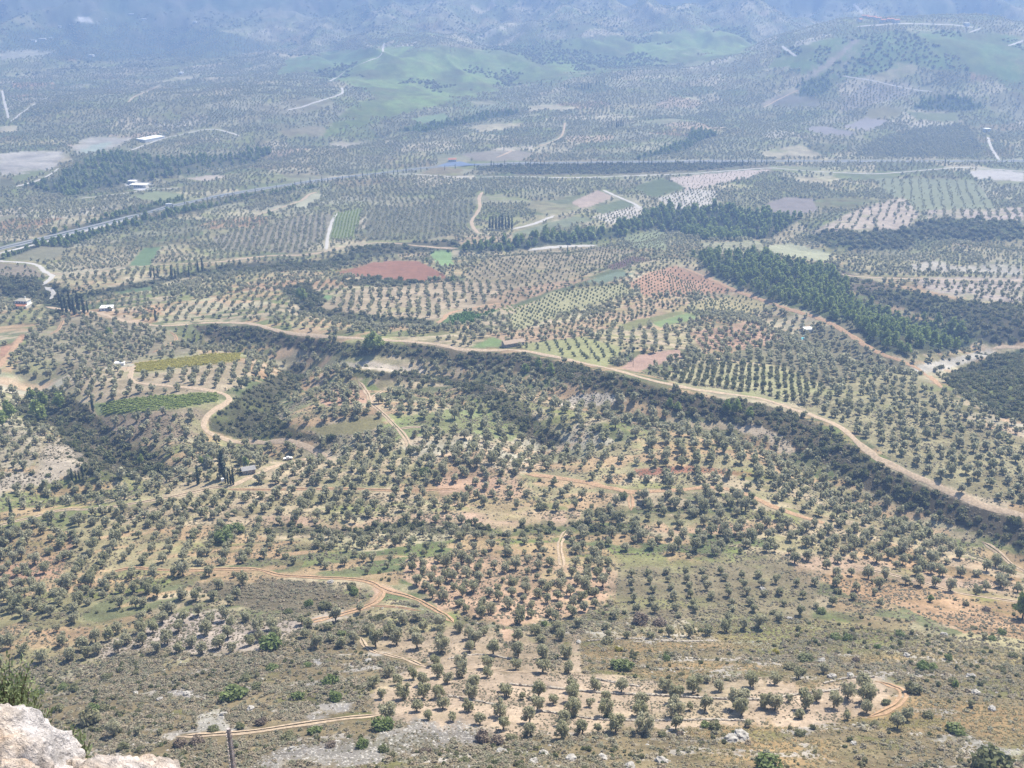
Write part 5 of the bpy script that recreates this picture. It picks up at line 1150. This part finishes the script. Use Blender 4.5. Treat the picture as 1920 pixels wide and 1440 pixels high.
# vehicles
def vehicle(name, px, py, rz, label, cat, long=4.9, truck=False):
    w = ground_at(px, py); r = empty(name, w + np.array([0, 0, .25 if not truck else 1.0]), rz)
    if truck:
        MB().box(-4.2, 3.6, -1.25, 1.25, 1.0, 3.7).build('cargo_box', M_WHITE, r); c = MB().box(3.8, 5.6, -1.2, 1.2, .6, 2.9).build('cab', M_WHITE, r)
        MB().box(5.55, 5.64, -1.05, 1.05, 1.8, 2.7).build('windscreen', M_PANE, c); MB().box(-4.2, 5.0, -.5, .5, .6, 1.0).build('chassis', M_DARK, r); wx = (-3.2, -2.0, 4.6); wr, wy = .5, 1.05
    else:
        b = MB(); n = 0
        side = [(-2.4, .45), (-2.4, .95), (-1.9, 1.0), (.9, 1.0), (2.2, .9), (2.45, .65), (2.45, .4)]
        V = [(x, s * .85, z) for s in (-1, 1) for x, z in side]; k = len(side)
        b.add(V, [tuple(range(k)), tuple(range(2 * k - 1, k - 1, -1))] + [(i, i + k, (i + 1) % k + k, (i + 1) % k) for i in range(k)]); b.build('body', M_WHITE, r)
        cb = [(-.9, 1.0), (-.6, 1.62), (.55, 1.62), (1.15, 1.0)]; k = 4; b2 = MB(); V = [(x, s * (.76 if z > 1.2 else .82), z) for s in (-1, 1) for x, z in cb]
        b2.add(V, [tuple(range(k)), tuple(range(2 * k - 1, k - 1, -1))] + [(i, i + k, (i + 1) % k + k, (i + 1) % k) for i in range(k)]); c = b2.build('cab', M_WHITE, r)
        for s in (-1, 1): MB().box(-.55, .5, s * .80 - .03, s * .80 + .03, 1.12, 1.5).build('window', M_PANE, c)
        wx = (-1.5, 1.5); wr, wy = .36, .8
    for xx in wx:
        for s in (-1, 1): MB().bar((xx, s * wy - .14, wr), (xx, s * wy + .14, wr), wr, 14).build('wheel', M_DARK, r)
    tag(r, label, cat); mark([(px, py)], 8); return r
vehicle('pickup_truck', 540, 862, R(18), 'white pickup parked beside the orange track near the grey shed', 'pickup')
vehicle('lorry', 317, 388, R(24), 'white lorry driving on the motorway beyond the olive groves', 'lorry', truck=True)

# lattice pylon and poles
w = ground_at(473, 463); r = empty('power_pylon', w, R(20)); lg = []
for s in ((-1, -1), (1, -1), (1, 1), (-1, 1)): MB().bar((s[0] * 1.5, s[1] * 1.5, -.5), (s[0] * .3, s[1] * .3, 15), .10, 5, .07).build('leg', M_METAL, r)
b = MB()
for k in range(7):
    z0, z1 = k * 2, k * 2 + 2; a0, a1 = 1.5 - 1.2 * z0 / 15, 1.5 - 1.2 * z1 / 15
    for s, t in (((-1, -1), (1, -1)), ((1, -1), (1, 1)), ((1, 1), (-1, 1)), ((-1, 1), (-1, -1))): b.bar((s[0] * a0, s[1] * a0, z0), (t[0] * a1, t[1] * a1, z1), .05, 4)
b.build('bracing', M_METAL, r)
for z in (11.5, 13.5): MB().bar((-2.6, 0, z), (2.6, 0, z), .09, 5).build('cross_arm', M_METAL, r)
tag(r, 'grey lattice power pylon standing among dark olive groves', 'pylon')
for j, (px, py) in enumerate([(1106, 673), (1187, 688), (1040, 640)]):
    w = ground_at(px, py); r = empty('utility_pole', w, R(30)); MB().bar((0, 0, -.5), (0, 0, 9), .16, 6, .11).build('pole', M_WOOD, r); MB().bar((-.9, 0, 8.5), (.9, 0, 8.5), .07, 5).build('cross_arm', M_WOOD, r)
    tag(r, 'thin wooden utility pole among small olives above the dirt road', 'utility pole', 'utility poles above the dirt road')

# ------------------------------------------------------------------ foreground ledge: limestone boulders, olive twigs, dry stalk
def rock_mat(sh=0):
    m, nt, b = new_mat('weathered_limestone')
    n1 = noise_node(nt, 2.2, 6, .6); n2 = noise_node(nt, 11, 8, .7); n3 = noise_node(nt, 26, 6, .7)
    cr = N(nt, 'ShaderNodeValToRGB'); e = cr.color_ramp.elements
    e[0].position = .42 - sh; e[0].color = (.66, .62, .61, 1); e[1].position = .62 - sh; e[1].color = (.66, .36, .16, 1)
    x = cr.color_ramp.elements.new(.52 - sh); x.color = (.64, .54, .46, 1)
    nt.links.new(n1.outputs[0], cr.inputs[0]); c = mulcol(nt, cr.outputs[0], n2.outputs[0], .40, 1.2); c = mulcol(nt, c, n3.outputs[0], .62, 1.15); n4 = noise_node(nt, 70, 5, .7); c = mulcol(nt, c, n4.outputs[0], .7, 1.15)
    nt.links.new(c, b.inputs['Base Color']); b.inputs['Roughness'].default_value = .95; b.inputs['Specular IOR Level'].default_value = .15
    bp = N(nt, 'ShaderNodeBump'); bp.inputs['Strength'].default_value = 1.0; bp.inputs['Distance'].default_value = .03
    nt.links.new(n3.outputs[0], bp.inputs['Height']); nt.links.new(bp.outputs[0], b.inputs['Normal']); return m
M_ROCK = rock_mat(); M_ROCK2 = rock_mat(.07)
def big_rock(px, py, rng_, sx, sy, sz, rz, seed, label, sub=6, mat=None):
    """a boulder whose top sits under pixel (px, py) at rng_ metres, on the ledge under the viewpoint"""
    from mathutils import noise
    import bmesh
    dx, dy, dz = raydir(px, py); l = math.sqrt(dx * dx + dy * dy + dz * dz); c = Vector((dx, dy, dz)) * (rng_ / l) + Vector((0, 0, CZ))
    bm = bmesh.new(); bmesh.ops.create_icosphere(bm, subdivisions=sub, radius=1); o = Vector((seed * 5.3, seed * 2.9, seed * 8.1))
    for v in bm.verts:
        p = v.co.copy(); n = noise.fractal(p * 1.1 + o, 1.0, 2.0, 3) * .20 + noise.fractal(p * 4 + o, .8, 2.1, 6) * .085 - abs(noise.noise(p * 9 + o)) * .07 - abs(noise.noise(p * 21 + o)) * .03
        pit = noise.noise(p * 7 + o); n -= max(0, pit - .15) * .30
        v.co = p * (1 + n); v.co.x *= sx; v.co.y *= sy; v.co.z *= sz
    me = bpy.data.meshes.new('limestone_boulder'); bm.to_mesh(me); bm.free(); me.materials.append(mat or M_ROCK); me.polygons.foreach_set('use_smooth', [True] * len(me.polygons))
    ob = obj('limestone_boulder', me, None, c, rz); return tag(ob, label, 'boulder')
big_rock(-45, 1560, 2.6, .235, .22, .235, R(20), 3, 'sunlit white pitted limestone boulder on the ledge below the olive twigs')
big_rock(215, 1608, 2.5, .235, .20, .155, R(-10), 8, 'low cream and orange stained limestone boulder in front of the dry stalk', mat=M_ROCK2)
big_rock(25, 1462, 2.2, .045, .04, .035, R(0), 12, 'small orange stained stone lying against the white pitted boulder', sub=5)

def leafy_spray(px, py, rng_, height, spread, nst, nleaf, seed, label):
    dx, dy, dz = raydir(px, py); l = math.sqrt(dx * dx + dy * dy + dz * dz); top = Vector((dx, dy, dz)) * (rng_ / l) + Vector((0, 0, CZ))
    zg = float(Hxy(top.x, top.y)); base = Vector((top.x, top.y, zg - .1)); H_ = max(height, top.z - zg)
    r = empty('wild_olive_shrub', base, 0); g = random.Random(seed); st = MB(); V = []; F = []; T_ = []
    st.bar((0, 0, -.3), (0, 0, H_ * .5), .09, 6, .06)
    for i in range(nst):
        a = g.uniform(0, 6.28); q = math.sqrt(g.random()); zz_ = g.random()
        tip = Vector((math.cos(a) * spread * q * (1 - .35 * zz_), math.sin(a) * spread * q * (1 - .35 * zz_), H_ - height * (1 - zz_) * .9)); p0 = tip + Vector((-tip.x * .5, -tip.y * .5, -.30 - .2 * g.random()))
        st.bar(p0, tip, .006, 4, .002)
        for k in range(nleaf):
            p = p0.lerp(tip, g.uniform(0, 1)) + Vector((g.gauss(0, .03), g.gauss(0, .03), g.gauss(0, .03)))
            d1 = ((tip - p0).normalized() + Vector((g.gauss(0, .6), g.gauss(0, .6), g.gauss(0, .6)))).normalized(); d2 = d1.cross(Vector((g.gauss(0, 1), g.gauss(0, 1), g.gauss(0, 1)))).normalized(); L = g.uniform(.045, .075)
            n0 = len(V); V += [p, p + d1 * L * .5 + d2 * L * .16, p + d1 * L, p + d1 * L * .5 - d2 * L * .16]; F.append((n0, n0 + 1, n0 + 2, n0 + 3)); T_.append(g.uniform(.7, 1.5))
    st.build('stem', M_BARK, r)
    me = np_mesh('foliage', np.array([tuple(v) for v in V]), np.array(F), [M_BUSHO], attrs={'tint': ('FLOAT', 'FACE', np.array(T_, np.float32))}); obj('foliage', me, r)
    return tag(r, label, 'shrub')
M_BUSHO = leaf_mat('wild_olive_leaf', (.20, .24, .12), (.22, .25, .14), .3)
leafy_spray(-8, 1236, 13, .85, .46, 150, 26, 3, 'leafy wild olive shrub rising behind the white pitted boulder')
leafy_spray(140, 1346, 9, .36, .09, 14, 22, 5, 'thin wild olive sprig beside the end of the white pitted boulder')
# dry flower stalk
dx, dy, dz = raydir(428, 1366); l = math.sqrt(dx * dx + dy * dy + dz * dz); tp = Vector((dx, dy, dz)) * (5.2 / l) + Vector((0, 0, CZ)); zg = float(Hxy(tp.x, tp.y))
r = empty('dry_flower_stalk', (tp.x, tp.y, zg), 0); hh = tp.z - zg
M_STALK = plain_mat('dry_stalk', (.34, .30, .29), .95, .45, 60, .1)
MB().bar((0, 0, -.2), (0, 0, hh), .013, 8, .008).build('stem', M_STALK, r)
b = MB(); g = random.Random(2)
for k in range(420):
    z = hh - .01 - k * .0022; a = k * 2.4; q = .009 + .004 * min(1, k / 60); c, s_ = math.cos(a), math.sin(a)
    b.add([(c * q * .6, s_ * q * .6, z - .006), (c * q - s_ * .005, s_ * q + c * .005, z), (c * (q + .006), s_ * (q + .006), z + .008), (c * q + s_ * .005, s_ * q - c * .005, z)], [(0, 1, 2, 3)])
sp = b.build('seed_scales', plain_mat('seed_scale', (.42, .37, .36), .95, .5, 90, .1), r); sp['kind'] = 'stuff'
tag(r, 'dry grey flower stalk standing upright beside the cream boulder', 'dry stalk')

# ------------------------------------------------------------------ haze: one closed box of thin even air
hz = MB().box(-9000, 9000, -1500, 8200, float(GZ.min()) - 2, 540.0)
hm = bpy.data.materials.new('haze_air'); hm.use_nodes = True; nt = hm.node_tree; nt.nodes.remove(nt.nodes['Principled BSDF'])
pv = nt.nodes.new('ShaderNodeVolumePrincipled'); pv.inputs['Color'].default_value = (*HAZE_COLOR, 1); pv.inputs['Density'].default_value = HAZE_DENSITY
pv.inputs['Anisotropy'].default_value = .2
for nme in ('Density Attribute', 'Color Attribute', 'Temperature Attribute'):
    if nme in pv.inputs: pv.inputs[nme].default_value = ''
nt.links.new(pv.outputs[0], nt.nodes['Material Output'].inputs['Volume'])
ho = hz.build('haze', hm); tag(ho, 'thin blue haze filling the whole valley', 'haze', kind='stuff')
